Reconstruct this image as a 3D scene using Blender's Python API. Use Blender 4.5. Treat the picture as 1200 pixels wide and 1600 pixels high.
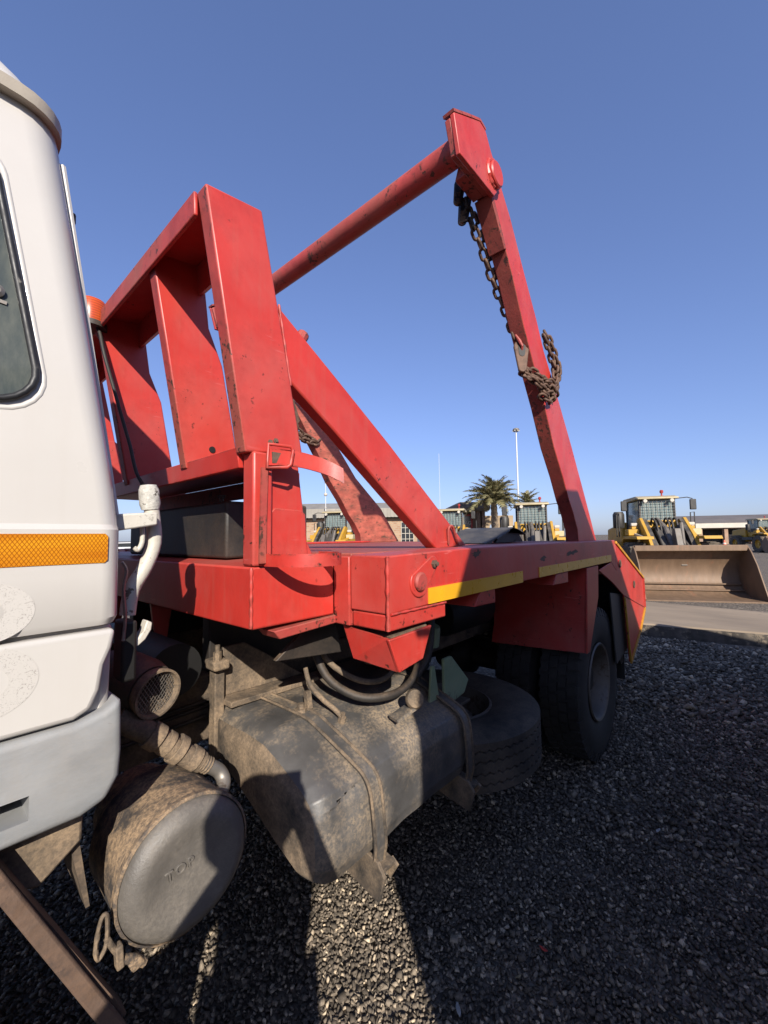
import bpy, bmesh, math, random
import numpy as np
from mathutils import Vector, Matrix, noise as mnoise
R = math.radians
random.seed(7)
for o in list(bpy.data.objects):
    bpy.data.objects.remove(o)
scene = bpy.context.scene
COL = scene.collection

# ------------------------------------------------------------------ camera
EYE = 1.565
cd = bpy.data.cameras.new('camera')
cam = bpy.data.objects.new('camera', cd)
COL.objects.link(cam)
scene.camera = cam
ax = Vector((0.66078527, -0.75044681, -0.01387149))      # camera right, up, back in world axes
ay = Vector((-0.03742501, -0.05140047, 0.99797663))
az = Vector((-0.74964138, -0.65892912, -0.06205015))
mw = Matrix((ax, ay, az)).transposed().to_4x4()
mw.translation = (0, 0, EYE)
cam.matrix_world = mw
cd.sensor_fit = 'AUTO'
cd.sensor_width = 36
cd.lens = 14.422
cd.clip_start = 0.05
cd.clip_end = 5000

# ------------------------------------------------------------------ light
SUN_EL, SUN_AZ = 28.5, 53.7            # elevation; azimuth the light travels towards, from +X to +Y
SUN_STRENGTH, SKY_STRENGTH = 5.0, 0.086
world = bpy.data.worlds.new('World')
scene.world = world
world.use_nodes = True
wn = world.node_tree.nodes
sky = wn.new('ShaderNodeTexSky')
sky.sky_type = 'NISHITA'
sky.sun_disc = False
sky.sun_elevation = R(SUN_EL)
sky.sun_rotation = R(90 - (SUN_AZ + 180))
sky.altitude = 0
sky.air_density = 1.0
sky.dust_density = 0.8
sky.ozone_density = 1.6
gam = wn.new('ShaderNodeGamma'); gam.inputs[1].default_value = 0.72          # clear winter sky: gentler gradient, bluer
tint = wn.new('ShaderNodeMix'); tint.data_type = 'RGBA'; tint.blend_type = 'MULTIPLY'; tint.inputs[0].default_value = 1.0
tint.inputs[7].default_value = (1.19, 1.36, 2.04, 1)
world.node_tree.links.new(sky.outputs[0], gam.inputs[0])
world.node_tree.links.new(gam.outputs[0], tint.inputs[6])
world.node_tree.links.new(tint.outputs[2], wn['Background'].inputs[0])
wn['Background'].inputs[1].default_value = SKY_STRENGTH
sd = bpy.data.lights.new('sun', 'SUN')
sd.energy = SUN_STRENGTH
sd.angle = R(0.5)
sd.color = (1.0, 0.93, 0.83)
sun = bpy.data.objects.new('sun', sd)
COL.objects.link(sun)
el, azr = R(SUN_EL), R(SUN_AZ)
trav = Vector((math.cos(azr) * math.cos(el), math.sin(azr) * math.cos(el), -math.sin(el)))
sun.rotation_euler = trav.to_track_quat('-Z', 'Y').to_euler()
sun.location = (-5, -7, 9)
vs = scene.view_settings
vs.view_transform = 'Standard'
vs.look = 'None'
vs.exposure = 0.6            # the photograph is exposed for the shaded truck
vs.gamma = 1
vs.use_curve_mapping = False

# ------------------------------------------------------------------ materials
def nodes_of(name):
    m = bpy.data.materials.new(name)
    m.use_nodes = True
    nt = m.node_tree
    return m, nt, nt.nodes, nt.links, nt.nodes['Principled BSDF']

ALB = 0.70      # the colours below were matched at exposure 0; real reflectances at this exposure
def mk(name, base, rough=0.5, metal=0.0, var=0.18, vscale=6.0, stretch=(1, 1, 1),
       chips=None, chipcol=(0.05, 0.022, 0.014), chipscale=28, chipcut=0.66,
       dust=0.0, dustcol=(0.33, 0.22, 0.135), dustscale=5, dustall=0.0,
       bump=0.1, bscale=60, edge=0.0, edgecol=(0.10, 0.04, 0.025), coat=0.0, spec=0.5, island=0.0, streak=0.0, fade=None, scratch=0.0, dustedge=(0.34, 0.62), speck=0.55):
    base, dustcol, chipcol, edgecol = [tuple(c * ALB for c in t) for t in (base, dustcol, chipcol, edgecol)]
    m, nt, n, l, p = nodes_of(name)
    def math_(op, a, b=None, clamp=True):
        q = n.new('ShaderNodeMath'); q.operation = op; q.use_clamp = clamp
        for i, v in enumerate((a, b)):
            if v is None: continue
            if isinstance(v, (int, float)): q.inputs[i].default_value = v
            else: l.new(v, q.inputs[i])
        return q.outputs[0]
    def mix(fac, a, b, mode='MIX'):
        q = n.new('ShaderNodeMix'); q.data_type = 'RGBA'; q.blend_type = mode
        if isinstance(fac, (int, float)): q.inputs[0].default_value = fac
        else: l.new(fac, q.inputs[0])
        for i, v in ((6, a), (7, b)):
            if isinstance(v, tuple): q.inputs[i].default_value = (*v, 1)
            else: l.new(v, q.inputs[i])
        return q.outputs[2]
    def rng(v, a, b, c=0.0, d=1.0):
        q = n.new('ShaderNodeMapRange'); q.clamp = True
        l.new(v, q.inputs[0])
        for i, x in enumerate((a, b, c, d)): q.inputs[i + 1].default_value = x
        return q.outputs[0]
    tc = n.new('ShaderNodeTexCoord')
    mp = n.new('ShaderNodeMapping'); mp.inputs['Scale'].default_value = stretch
    l.new(tc.outputs['Object'], mp.inputs[0])
    def noise(scale, detail=6, rough_=0.6, vec=None, dist=0.0):
        q = n.new('ShaderNodeTexNoise'); q.inputs['Scale'].default_value = scale
        q.inputs['Detail'].default_value = detail; q.inputs['Roughness'].default_value = rough_
        q.inputs['Distortion'].default_value = dist
        l.new(vec or mp.outputs[0], q.inputs['Vector'])
        return q.outputs[0]
    v1 = noise(vscale)
    lo = tuple(max(0, c * (1 - var)) for c in base); hi = tuple(min(1, c * (1 + var)) for c in base)
    col = mix(rng(v1, 0.3, 0.7), lo, hi)
    if island:
        g = n.new('ShaderNodeNewGeometry')
        f = rng(g.outputs['Random Per Island'], 0, 1, 1 - island, 1 + island)
        q = n.new('ShaderNodeVectorMath'); q.operation = 'SCALE'
        l.new(col, q.inputs[0]); l.new(f, q.inputs['Scale']); col = q.outputs[0]
    if fade:
        fcol = tuple(c * ALB for c in fade)
        col = mix(rng(noise(1.7, 5, 0.65, None, 0.6), 0.42, 0.66, 0, 0.8), col, fcol)
        grime = rng(noise(3.1, 9, 0.72), 0.50, 0.74, 0, 0.55)
        col = mix(grime, col, tuple(c * 0.42 for c in base))
    if scratch:
        mp3 = n.new('ShaderNodeMapping'); mp3.inputs['Scale'].default_value = (7, 7, 90); mp3.inputs['Rotation'].default_value = (0.2, 0.55, 0.1)
        l.new(tc.outputs['Object'], mp3.inputs[0])
        sc1 = rng(noise(1.0, 4, 0.6, mp3.outputs[0], 0.4), 0.645, 0.68)
        sc2 = rng(noise(2.3, 3, 0.5), 0.50, 0.60)
        col = mix(math_('MULTIPLY', math_('MULTIPLY', sc1, sc2), scratch), col, tuple(min(1, c * 1.1 + 0.12) for c in base))
    if streak:
        mp2 = n.new('ShaderNodeMapping'); mp2.inputs['Scale'].default_value = (30, 30, 1.6)
        l.new(tc.outputs['Object'], mp2.inputs[0])
        s = noise(1.0, 5, 0.6, mp2.outputs[0])
        col = mix(rng(s, 0.52, 0.75, 0, streak), col, dustcol)
    rgh = None
    if chips:
        c = noise(chipscale, 8, 0.65)
        c2 = noise(vscale * 0.55, 3, 0.5)
        cm = math_('MULTIPLY', rng(c, chipcut, chipcut + 0.03), rng(c2, 0.50, 0.60))
        big = math_('MULTIPLY', rng(noise(chipscale * 0.33, 9, 0.7, None, 0.8), chipcut + 0.02, chipcut + 0.045), rng(noise(vscale * 0.8, 3, 0.5), 0.52, 0.6))
        cm = math_('MAXIMUM', cm, big)
        cm = math_('MULTIPLY', cm, chips)
        col = mix(cm, col, chipcol)
        rgh = cm
    if edge:
        b = n.new('ShaderNodeBevel'); b.samples = 4; b.inputs['Radius'].default_value = 0.012
        g = n.new('ShaderNodeNewGeometry')
        d = n.new('ShaderNodeVectorMath'); d.operation = 'DOT_PRODUCT'
        l.new(b.outputs[0], d.inputs[0]); l.new(g.outputs['Normal'], d.inputs[1])
        e = rng(d.outputs['Value'], 0.955, 0.84)
        em = math_('MULTIPLY', e, rng(noise(22, 7, 0.7), 0.48, 0.58))
        col = mix(math_('MULTIPLY', em, edge), col, edgecol)
    if dust or dustall:
        g = n.new('ShaderNodeNewGeometry')
        sx = n.new('ShaderNodeSeparateXYZ'); l.new(g.outputs['Normal'], sx.inputs[0])
        up = rng(sx.outputs[2], 0.05, 0.8, dustall, max(dust, dustall))
        dn = rng(noise(dustscale, 9, 0.72), *dustedge)
        fine = rng(noise(110, 5, 0.75), 0.40, 0.58, speck, 1.0)
        dm = math_('MULTIPLY', math_('MULTIPLY', up, dn), fine)
        col = mix(dm, col, dustcol)
        ro = n.new('ShaderNodeMapRange'); l.new(dm, ro.inputs[0]); ro.inputs[3].default_value = rough; ro.inputs[4].default_value = 0.95
        l.new(ro.outputs[0], p.inputs['Roughness'])
    else:
        ro = rng(noise(vscale * 2.3, 5), 0.3, 0.7, max(0.03, rough - 0.1), min(1, rough + 0.1))
        l.new(ro, p.inputs['Roughness'])
    l.new(col, p.inputs['Base Color'])
    p.inputs['Metallic'].default_value = metal
    p.inputs['Specular IOR Level'].default_value = spec
    if coat:
        p.inputs['Coat Weight'].default_value = coat
    if bump:
        bp = n.new('ShaderNodeBump'); bp.inputs['Strength'].default_value = bump; bp.inputs['Distance'].default_value = 0.004
        l.new(noise(bscale, 6, 0.65), bp.inputs['Height'])
        l.new(bp.outputs[0], p.inputs['Normal'])
    return m

RED = (0.63, 0.044, 0.031)
M = {}
M['red'] = mk('red_paint', RED, 0.42, var=0.16, vscale=4, chips=1.0, chipscale=34, chipcut=0.622, edge=1.0, bump=0.16, bscale=22, fade=(0.60, 0.105, 0.085), scratch=0.5,
              dust=0.35, dustcol=(0.40, 0.20, 0.14), streak=0.16)
M['red_worn'] = mk('worn_red_paint', (0.48, 0.06, 0.05), 0.6, var=0.25, vscale=9, chips=1.0, chipscale=40, chipcut=0.56,
                   chipcol=(0.09, 0.035, 0.022), edge=1.0, fade=(0.40, 0.12, 0.08), scratch=0.4, bump=0.25, bscale=40, dust=0.6, dustcol=(0.36, 0.17, 0.11))
M['red_rusted'] = mk('rust_speckled_red_paint', (0.33, 0.055, 0.042), 0.65, var=0.3, vscale=7, chips=1.0, chipscale=45, chipcut=0.545, chipcol=(0.05, 0.02, 0.015), bump=0.3, bscale=60, dustall=0.25, dustcol=(0.30, 0.12, 0.07))
M['red_scratched'] = mk('scratched_red_paint', (0.50, 0.115, 0.075), 0.6, var=0.4, vscale=9, stretch=(1, 1, 2.5), chips=1.0, chipscale=26, chipcut=0.54,
                        chipcol=(0.12, 0.05, 0.03), edge=1.0, bump=0.25, bscale=40, dustall=0.25, dustcol=(0.33, 0.2, 0.13))
M['white'] = mk('white_cab_paint', (0.70, 0.665, 0.615), 0.35, var=0.03, vscale=3, chips=0.5, chipscale=24, chipcut=0.735, chipcol=(0.30, 0.25, 0.20),
                bump=0.02, bscale=20, coat=0.25, streak=0.07, dustcol=(0.5, 0.42, 0.34))
M['grey_panel'] = mk('grey_bumper_plastic', (0.33, 0.34, 0.345), 0.55, var=0.2, vscale=7, stretch=(1, 1, 2), bump=0.12, bscale=90,
                     chips=0.5, chipscale=50, chipcut=0.68, chipcol=(0.15, 0.13, 0.11), dustall=0.25, dustcol=(0.42, 0.37, 0.31), streak=0.2)
M['black'] = mk('black_steel', (0.018, 0.017, 0.017), 0.55, var=0.3, dust=0.6, dustall=0.14, bump=0.2)
M['chassis'] = mk('chassis_steel', (0.035, 0.031, 0.028), 0.7, var=0.35, dust=0.95, dustall=0.7, dustcol=(0.36, 0.25, 0.155), dustscale=9, bump=0.35, bscale=45)
M['dusty'] = mk('dust_caked_steel', (0.05, 0.045, 0.04), 0.8, var=0.3, dust=1.0, dustall=0.93, dustcol=(0.40, 0.285, 0.18), dustscale=6, bump=0.5, bscale=55)
M['tank'] = mk('dusty_black_tank', (0.115, 0.110, 0.106), 0.42, var=0.4, vscale=5, dust=1.0, dustall=0.70, dustcol=(0.46, 0.345, 0.225), dustscale=3.4, dustedge=(0.44, 0.62), speck=0.15, bump=0.3, bscale=26,
               chips=0.6, chipscale=75, chipcut=0.575, chipcol=(0.36, 0.28, 0.19), scratch=0.25)
M['lid'] = mk('dusty_grey_plastic', (0.150, 0.136, 0.120), 0.45, var=0.2, vscale=9, dust=0.8, dustall=0.5, dustcol=(0.33, 0.285, 0.23), dustscale=6, speck=0.2, dustedge=(0.42, 0.66), bump=0.3, bscale=160)
M['caked'] = mk('mud_caked_housing', (0.07, 0.06, 0.055), 0.8, var=0.3, dust=1.0, dustall=0.85, dustcol=(0.46, 0.315, 0.185), dustscale=13, dustedge=(0.42, 0.56), speck=0.3, bump=0.7, bscale=48)
M['tyre'] = mk('tyre_rubber', (0.017, 0.0165, 0.0165), 0.72, var=0.3, vscale=9, dustall=0.16, dust=0.35, dustcol=(0.17, 0.14, 0.11), bump=0.2, bscale=80)
M['dusty_tyre'] = mk('dusty_tyre_rubber', (0.03, 0.028, 0.026), 0.8, var=0.3, dust=0.85, dustall=0.6, dustcol=(0.21, 0.165, 0.12), bump=0.3, bscale=70)
M['rim'] = mk('worn_steel_rim', (0.17, 0.15, 0.13), 0.5, 0.3, var=0.3, chips=1.0, chipscale=30, chipcut=0.55, chipcol=(0.10, 0.06, 0.04), dustall=0.3, dustcol=(0.3, 0.24, 0.17))
M['chain'] = mk('rusty_chain_steel', (0.13, 0.070, 0.046), 0.62, 0.25, var=0.5, vscale=30, bump=0.4, bscale=90, dustall=0.25, dustcol=(0.30, 0.19, 0.12))
M['chain_dark'] = mk('dark_chain_steel', (0.022, 0.019, 0.018), 0.5, 0.5, var=0.5, vscale=30, bump=0.3, bscale=90, chips=0.6, chipscale=30, chipcut=0.55, chipcol=(0.25, 0.16, 0.09))
M['rust'] = mk('rusty_steel', (0.135, 0.092, 0.070), 0.8, 0.1, var=0.4, vscale=12, chips=1.0, chipscale=20, chipcut=0.5, chipcol=(0.045, 0.043, 0.045), dustall=0.3, dustcol=(0.42, 0.22, 0.11), bump=0.5, bscale=50)
M['yellow_strip'] = mk('yellow_reflective_tape', (0.92, 0.46, 0.02), 0.32, var=0.1, vscale=8, chips=0.8, chipscale=30, chipcut=0.68, chipcol=(0.10, 0.05, 0.02), bump=0.05, coat=0.3)
M['yellow_edge'] = mk('yellow_edge_paint', (0.60, 0.28, 0.02), 0.6, var=0.3, vscale=14, chips=1.0, chipscale=30, chipcut=0.57, chipcol=(0.18, 0.05, 0.03), bump=0.2)
M['rubber'] = mk('black_rubber', (0.012, 0.012, 0.012), 0.6, var=0.3, dust=0.3, bump=0.1)
M['seal'] = mk('window_seal_rubber', (0.02, 0.02, 0.021), 0.5, var=0.4, vscale=20, chips=0.5, chipscale=40, chipcut=0.62, chipcol=(0.45, 0.42, 0.36))
M['green'] = mk('pale_green_bracket_paint', (0.26, 0.38, 0.23), 0.6, var=0.25, chips=1.0, chipcut=0.6, dustall=0.5, dustcol=(0.34, 0.30, 0.19), bump=0.2)
M['mint'] = mk('mint_green_paint', (0.10, 0.28, 0.20), 0.5, var=0.2, dustall=0.3)
M['off_white'] = mk('chipped_white_paint', (0.70, 0.66, 0.57), 0.5, var=0.1, chips=1.0, chipscale=42, chipcut=0.6, chipcol=(0.16, 0.13, 0.10), bump=0.3, bscale=40, streak=0.25)
M['plastic'] = mk('black_fender_plastic', (0.035, 0.035, 0.036), 0.55, var=0.2, dust=0.75, dustall=0.2, dustcol=(0.20, 0.18, 0.155), bump=0.1)
M['hose'] = mk('dusty_hose_rubber', (0.02, 0.02, 0.02), 0.6, var=0.3, dust=0.5, dustall=0.10)
M['steel'] = mk('dull_steel', (0.35, 0.33, 0.30), 0.45, 0.6, var=0.3, chips=0.7, chipcut=0.56, chipcol=(0.12, 0.07, 0.045), dustall=0.3)
M['dark'] = mk('dark_grease_and_shade', (0.008, 0.0075, 0.007), 0.6, var=0.4, dust=0.3)  # also stands in for shade in holes and on the silencer
# loaders and background
M['cat_yellow'] = mk('loader_yellow_paint', (0.66, 0.36, 0.02), 0.45, var=0.14, vscale=3, chips=0.6, chipcut=0.66, dust=0.45, dustall=0.15)
M['cream'] = mk('cream_roof_paint', (0.62, 0.52, 0.30), 0.5, var=0.1, dust=0.5)
M['bucket'] = mk('worn_bucket_steel', (0.20, 0.125, 0.075), 0.55, 0.15, var=0.2, vscale=3, stretch=(1, 2.5, 0.6), chips=0.9, chipscale=6, chipcut=0.58, chipcol=(0.28, 0.13, 0.07), bump=0.25, bscale=18, dustall=0.35, dustcol=(0.36, 0.24, 0.15))
M['loader_black'] = mk('loader_black_parts', (0.02, 0.02, 0.021), 0.5, var=0.3, dust=0.6, dustall=0.15, dustcol=(0.28, 0.23, 0.17))
M['loader_grey'] = mk('dusty_hydraulic_steel', (0.13, 0.12, 0.11), 0.5, 0.2, var=0.3, dustall=0.5, dust=0.7, dustcol=(0.33, 0.27, 0.2))
M['loader_tyre'] = mk('dusty_loader_tyre', (0.035, 0.033, 0.03), 0.85, var=0.3, dustall=0.85, dust=1.0, dustcol=(0.30, 0.235, 0.165), bump=0.3, bscale=20)
M['cone_orange'] = mk('orange_cone_plastic', (0.72, 0.13, 0.05), 0.5, var=0.1)
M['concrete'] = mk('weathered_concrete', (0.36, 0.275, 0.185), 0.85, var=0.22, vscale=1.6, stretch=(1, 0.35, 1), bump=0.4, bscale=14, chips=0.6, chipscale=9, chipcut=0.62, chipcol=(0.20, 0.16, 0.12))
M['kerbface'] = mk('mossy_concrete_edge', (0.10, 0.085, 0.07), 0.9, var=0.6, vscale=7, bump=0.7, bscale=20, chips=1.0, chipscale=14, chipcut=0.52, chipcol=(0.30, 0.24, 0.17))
M['roof_sheet'] = mk('weathered_roof_sheet', (0.36, 0.33, 0.28), 0.6, 0.2, var=0.15, vscale=1, streak=0.3)
M['shed_roof'] = mk('brown_shed_roof', (0.21, 0.175, 0.145), 0.7, var=0.15, vscale=0.7)
M['fascia'] = mk('cream_fascia', (0.64, 0.58, 0.48), 0.6, var=0.1, vscale=1)
M['shed_post'] = mk('shed_brick_pier', (0.42, 0.27, 0.18), 0.8, var=0.2, vscale=2)
M['dark_bay'] = mk('dark_roller_door', (0.035, 0.034, 0.034), 0.7, var=0.3, vscale=0.8)
M['slab'] = mk('dark_canopy_concrete', (0.16, 0.145, 0.13), 0.8, var=0.3, vscale=1.2, streak=0.3)
M['stone'] = mk('brown_stone_cladding', (0.20, 0.125, 0.08), 0.85, var=0.5, vscale=3.5, bump=0.6, bscale=6)
M['plaster'] = mk('tan_plaster', (0.42, 0.31, 0.19), 0.85, var=0.15, vscale=1)
M['sign_red'] = mk('red_window_frame', (0.42, 0.035, 0.03), 0.5, var=0.1)
M['wall_glass'] = mk('dark_window_glass', (0.03, 0.035, 0.04), 0.15, var=0.3, vscale=1)
M['lettering'] = mk('pale_lettering', (0.62, 0.55, 0.46), 0.6, var=0.1)
M['white_pole'] = mk('white_mast_paint', (0.75, 0.76, 0.77), 0.4, var=0.05)
M['bark'] = mk('palm_trunk_bark', (0.24, 0.18, 0.12), 0.9, var=0.4, vscale=9, bump=0.8, bscale=16)
M['car_white'] = mk('white_car_paint', (0.75, 0.75, 0.74), 0.3, var=0.04, coat=0.4)
M['car_glass'] = mk('dark_car_glass', (0.03, 0.034, 0.038), 0.1, var=0.2)
M['truck_blue'] = mk('dusty_blue_truck_paint', (0.05, 0.08, 0.16), 0.4, var=0.15, dust=0.5, coat=0.2)
M['cloth_dark'] = mk('dark_cotton_cloth', (0.04, 0.045, 0.06), 0.9, var=0.2)
M['denim'] = mk('blue_denim', (0.05, 0.07, 0.12), 0.9, var=0.25)
M['skin'] = mk('skin', (0.36, 0.20, 0.13), 0.55, var=0.1)
M['hair'] = mk('dark_hair', (0.02, 0.015, 0.012), 0.6, var=0.3)
M['phone'] = mk('phone_glass', (0.02, 0.02, 0.022), 0.2, var=0.1)
M['paper'] = mk('pale_scrap', (0.55, 0.52, 0.48), 0.8, var=0.2)
M['dry_leaf'] = mk('dry_leaf', (0.34, 0.27, 0.15), 0.8, var=0.3, vscale=30)
M['red_scrap'] = mk('red_plastic_scrap', (0.55, 0.06, 0.05), 0.5, var=0.2)

def leaf_mat(name, a, b):
    m, nt, n, l, p = nodes_of(name)
    g = n.new('ShaderNodeNewGeometry')
    cr = n.new('ShaderNodeValToRGB')
    cr.color_ramp.elements[0].color = (*a, 1); cr.color_ramp.elements[1].color = (*b, 1)
    l.new(g.outputs['Random Per Island'], cr.inputs[0])
    l.new(cr.outputs[0], p.inputs['Base Color'])
    p.inputs['Roughness'].default_value = 0.6
    return m
M['frond'] = leaf_mat('palm_leaf', (0.09, 0.10, 0.042), (0.33, 0.27, 0.13))
M['bush'] = leaf_mat('shrub_leaf', (0.05, 0.06, 0.018), (0.20, 0.17, 0.04))

def glass_mat(name, tint, alpha_rough=0.05, trans=0.75, dirt=0.35, dirtcol=(0.30, 0.30, 0.25)):
    m, nt, n, l, p = nodes_of(name)
    tc = n.new('ShaderNodeTexCoord'); nz = n.new('ShaderNodeTexNoise')
    mp = n.new('ShaderNodeMapping'); mp.inputs['Scale'].default_value = (2, 2, 0.6); mp.inputs['Rotation'].default_value = (0, 0.5, 0)
    nz.inputs['Scale'].default_value = 6; nz.inputs['Detail'].default_value = 8; nz.inputs['Roughness'].default_value = 0.7
    l.new(tc.outputs['Object'], mp.inputs[0]); l.new(mp.outputs[0], nz.inputs['Vector'])
    mr = n.new('ShaderNodeMapRange'); l.new(nz.outputs[0], mr.inputs[0])
    mr.inputs[1].default_value = 0.42; mr.inputs[2].default_value = 0.72; mr.inputs[4].default_value = dirt
    mx = n.new('ShaderNodeMix'); mx.data_type = 'RGBA'; l.new(mr.outputs[0], mx.inputs[0])
    mx.inputs[6].default_value = (*tint, 1); mx.inputs[7].default_value = (*dirtcol, 1)
    l.new(mx.outputs[2], p.inputs['Base Color'])
    p.inputs['Roughness'].default_value = alpha_rough
    iv = n.new('ShaderNodeMapRange'); l.new(mr.outputs[0], iv.inputs[0]); iv.inputs[2].default_value = max(dirt, 0.01)
    iv.inputs[3].default_value = trans; iv.inputs[4].default_value = trans * 0.35
    l.new(iv.outputs[0], p.inputs['Transmission Weight'])
    p.inputs['IOR'].default_value = 1.3
    return m
M['cab_glass'] = glass_mat('dirty_cab_glass', (0.07, 0.085, 0.085), 0.06, 0.25, 0.7, (0.19, 0.19, 0.15))
M['loader_glass'] = glass_mat('loader_windscreen_glass', (0.24, 0.32, 0.31), 0.05, 0.35, 0.5, (0.42, 0.46, 0.44))

def amber_mat():
    m, nt, n, l, p = nodes_of('amber_reflective_tape')
    tc = n.new('ShaderNodeTexCoord')
    facs = []
    for a in (R(33), R(-33)):
        mp = n.new('ShaderNodeMapping'); mp.inputs['Rotation'].default_value = (0, a, 0)
        w = n.new('ShaderNodeTexWave'); w.bands_direction = 'X'; w.inputs['Scale'].default_value = 60
        l.new(tc.outputs['Object'], mp.inputs[0]); l.new(mp.outputs[0], w.inputs['Vector'])
        facs.append(w.outputs['Fac'])
    mn = n.new('ShaderNodeMath'); mn.operation = 'MINIMUM'; l.new(facs[0], mn.inputs[0]); l.new(facs[1], mn.inputs[1])
    mr = n.new('ShaderNodeMapRange'); l.new(mn.outputs[0], mr.inputs[0]); mr.inputs[1].default_value = 0.03; mr.inputs[2].default_value = 0.16
    nz = n.new('ShaderNodeTexNoise'); nz.inputs['Scale'].default_value = 3; mp = n.new('ShaderNodeMapping'); mp.inputs['Scale'].default_value = (1, 1, 9)
    l.new(tc.outputs['Object'], mp.inputs[0]); l.new(mp.outputs[0], nz.inputs['Vector'])
    cr = n.new('ShaderNodeValToRGB'); cr.color_ramp.elements[0].position = 0.35; cr.color_ramp.elements[1].position = 0.72
    cr.color_ramp.elements[0].color = (0.42, 0.115, 0.005, 1); cr.color_ramp.elements[1].color = (0.60, 0.25, 0.011, 1)
    l.new(nz.outputs[0], cr.inputs[0])
    mx = n.new('ShaderNodeMix'); mx.data_type = 'RGBA'; l.new(mr.outputs[0], mx.inputs[0]); l.new(cr.outputs[0], mx.inputs[7])
    mx.inputs[6].default_value = (0.24, 0.07, 0.004, 1)
    l.new(mx.outputs[2], p.inputs['Base Color']); p.inputs['Roughness'].default_value = 0.25; p.inputs['Coat Weight'].default_value = 0.4
    return m
M['amber'] = amber_mat()
def lens_mat(name, c):
    m, nt, n, l, p = nodes_of(name)
    tc = n.new('ShaderNodeTexCoord'); w = n.new('ShaderNodeTexWave'); w.bands_direction = 'Z'; w.inputs['Scale'].default_value = 32
    l.new(tc.outputs['Object'], w.inputs['Vector'])
    mx = n.new('ShaderNodeMix'); mx.data_type = 'RGBA'; l.new(w.outputs['Fac'], mx.inputs[0])
    mx.inputs[6].default_value = (*[x * 0.6 for x in c], 1); mx.inputs[7].default_value = (*c, 1)
    l.new(mx.outputs[2], p.inputs['Base Color']); p.inputs['Roughness'].default_value = 0.3
    p.inputs['Subsurface Weight'].default_value = 0.2
    return m
M['beacon'] = lens_mat('orange_beacon_lens', (0.50, 0.075, 0.012))
def residue_mat():
    m, nt, n, l, p = nodes_of('sticker_glue_residue')
    tc = n.new('ShaderNodeTexCoord')
    v = n.new('ShaderNodeTexNoise'); v.inputs['Scale'].default_value = 130; v.inputs['Detail'].default_value = 6; v.inputs['Distortion'].default_value = 3
    l.new(tc.outputs['Object'], v.inputs['Vector'])
    cr = n.new('ShaderNodeValToRGB')
    cr.color_ramp.elements[0].position = 0.33; cr.color_ramp.elements[0].color = (0.27, 0.25, 0.225, 1)
    cr.color_ramp.elements[1].position = 0.44; cr.color_ramp.elements[1].color = (0.455, 0.43, 0.395, 1)
    l.new(v.outputs[0], cr.inputs[0]); l.new(cr.outputs[0], p.inputs['Base Color']); p.inputs['Roughness'].default_value = 0.85
    return m
M['residue'] = residue_mat()
def brick_mat():
    m, nt, n, l, p = nodes_of('weathered_brickwork')
    tc = n.new('ShaderNodeTexCoord'); mp = n.new('ShaderNodeMapping'); mp.inputs['Rotation'].default_value = (R(90), 0, 0)
    b = n.new('ShaderNodeTexBrick'); b.inputs['Scale'].default_value = 1.6
    b.inputs['Color1'].default_value = (0.28, 0.155, 0.095, 1); b.inputs['Color2'].default_value = (0.38, 0.25, 0.155, 1); b.inputs['Mortar'].default_value = (0.31, 0.26, 0.19, 1)
    b.inputs['Mortar Size'].default_value = 0.03
    l.new(tc.outputs['Object'], mp.inputs[0]); l.new(mp.outputs[0], b.inputs['Vector'])
    l.new(b.outputs[0], p.inputs['Base Color']); p.inputs['Roughness'].default_value = 0.9
    return m
M['brick'] = brick_mat()
def gravel_ground_mat():
    m, nt, n, l, p = nodes_of('gravel_ground')
    g = n.new('ShaderNodeNewGeometry')
    vo = n.new('ShaderNodeTexVoronoi'); vo.inputs['Scale'].default_value = 34
    l.new(g.outputs['Position'], vo.inputs['Vector'])
    sep = n.new('ShaderNodeSeparateColor'); l.new(vo.outputs['Color'], sep.inputs[0])
    cr = n.new('ShaderNodeValToRGB'); e = cr.color_ramp.elements
    e[0].color = (0.065, 0.056, 0.048, 1); e[1].color = (0.25, 0.21, 0.165, 1); e[1].position = 0.95
    k = e.new(0.6); k.color = (0.125, 0.107, 0.088, 1)
    l.new(sep.outputs[0], cr.inputs[0])
    nz = n.new('ShaderNodeTexNoise'); nz.inputs['Scale'].default_value = 0.35; nz.inputs['Detail'].default_value = 6
    l.new(g.outputs['Position'], nz.inputs['Vector'])
    mr = n.new('ShaderNodeMapRange'); l.new(nz.outputs[0], mr.inputs[0]); mr.inputs[1].default_value = 0.35; mr.inputs[2].default_value = 0.7; mr.inputs[3].default_value = 0.0; mr.inputs[4].default_value = 0.45
    mx = n.new('ShaderNodeMix'); mx.data_type = 'RGBA'; l.new(mr.outputs[0], mx.inputs[0]); l.new(cr.outputs[0], mx.inputs[6]); mx.inputs[7].default_value = (0.21, 0.17, 0.125, 1)
    l.new(mx.outputs[2], p.inputs['Base Color']); p.inputs['Roughness'].default_value = 0.95
    p.inputs['Specular IOR Level'].default_value = 0.2
    bp = n.new('ShaderNodeBump'); bp.inputs['Strength'].default_value = 1.0; bp.inputs['Distance'].default_value = 0.02; bp.invert = True
    l.new(vo.outputs['Distance'], bp.inputs['Height']); l.new(bp.outputs[0], p.inputs['Normal'])
    return m
M['ground'] = gravel_ground_mat()
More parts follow.
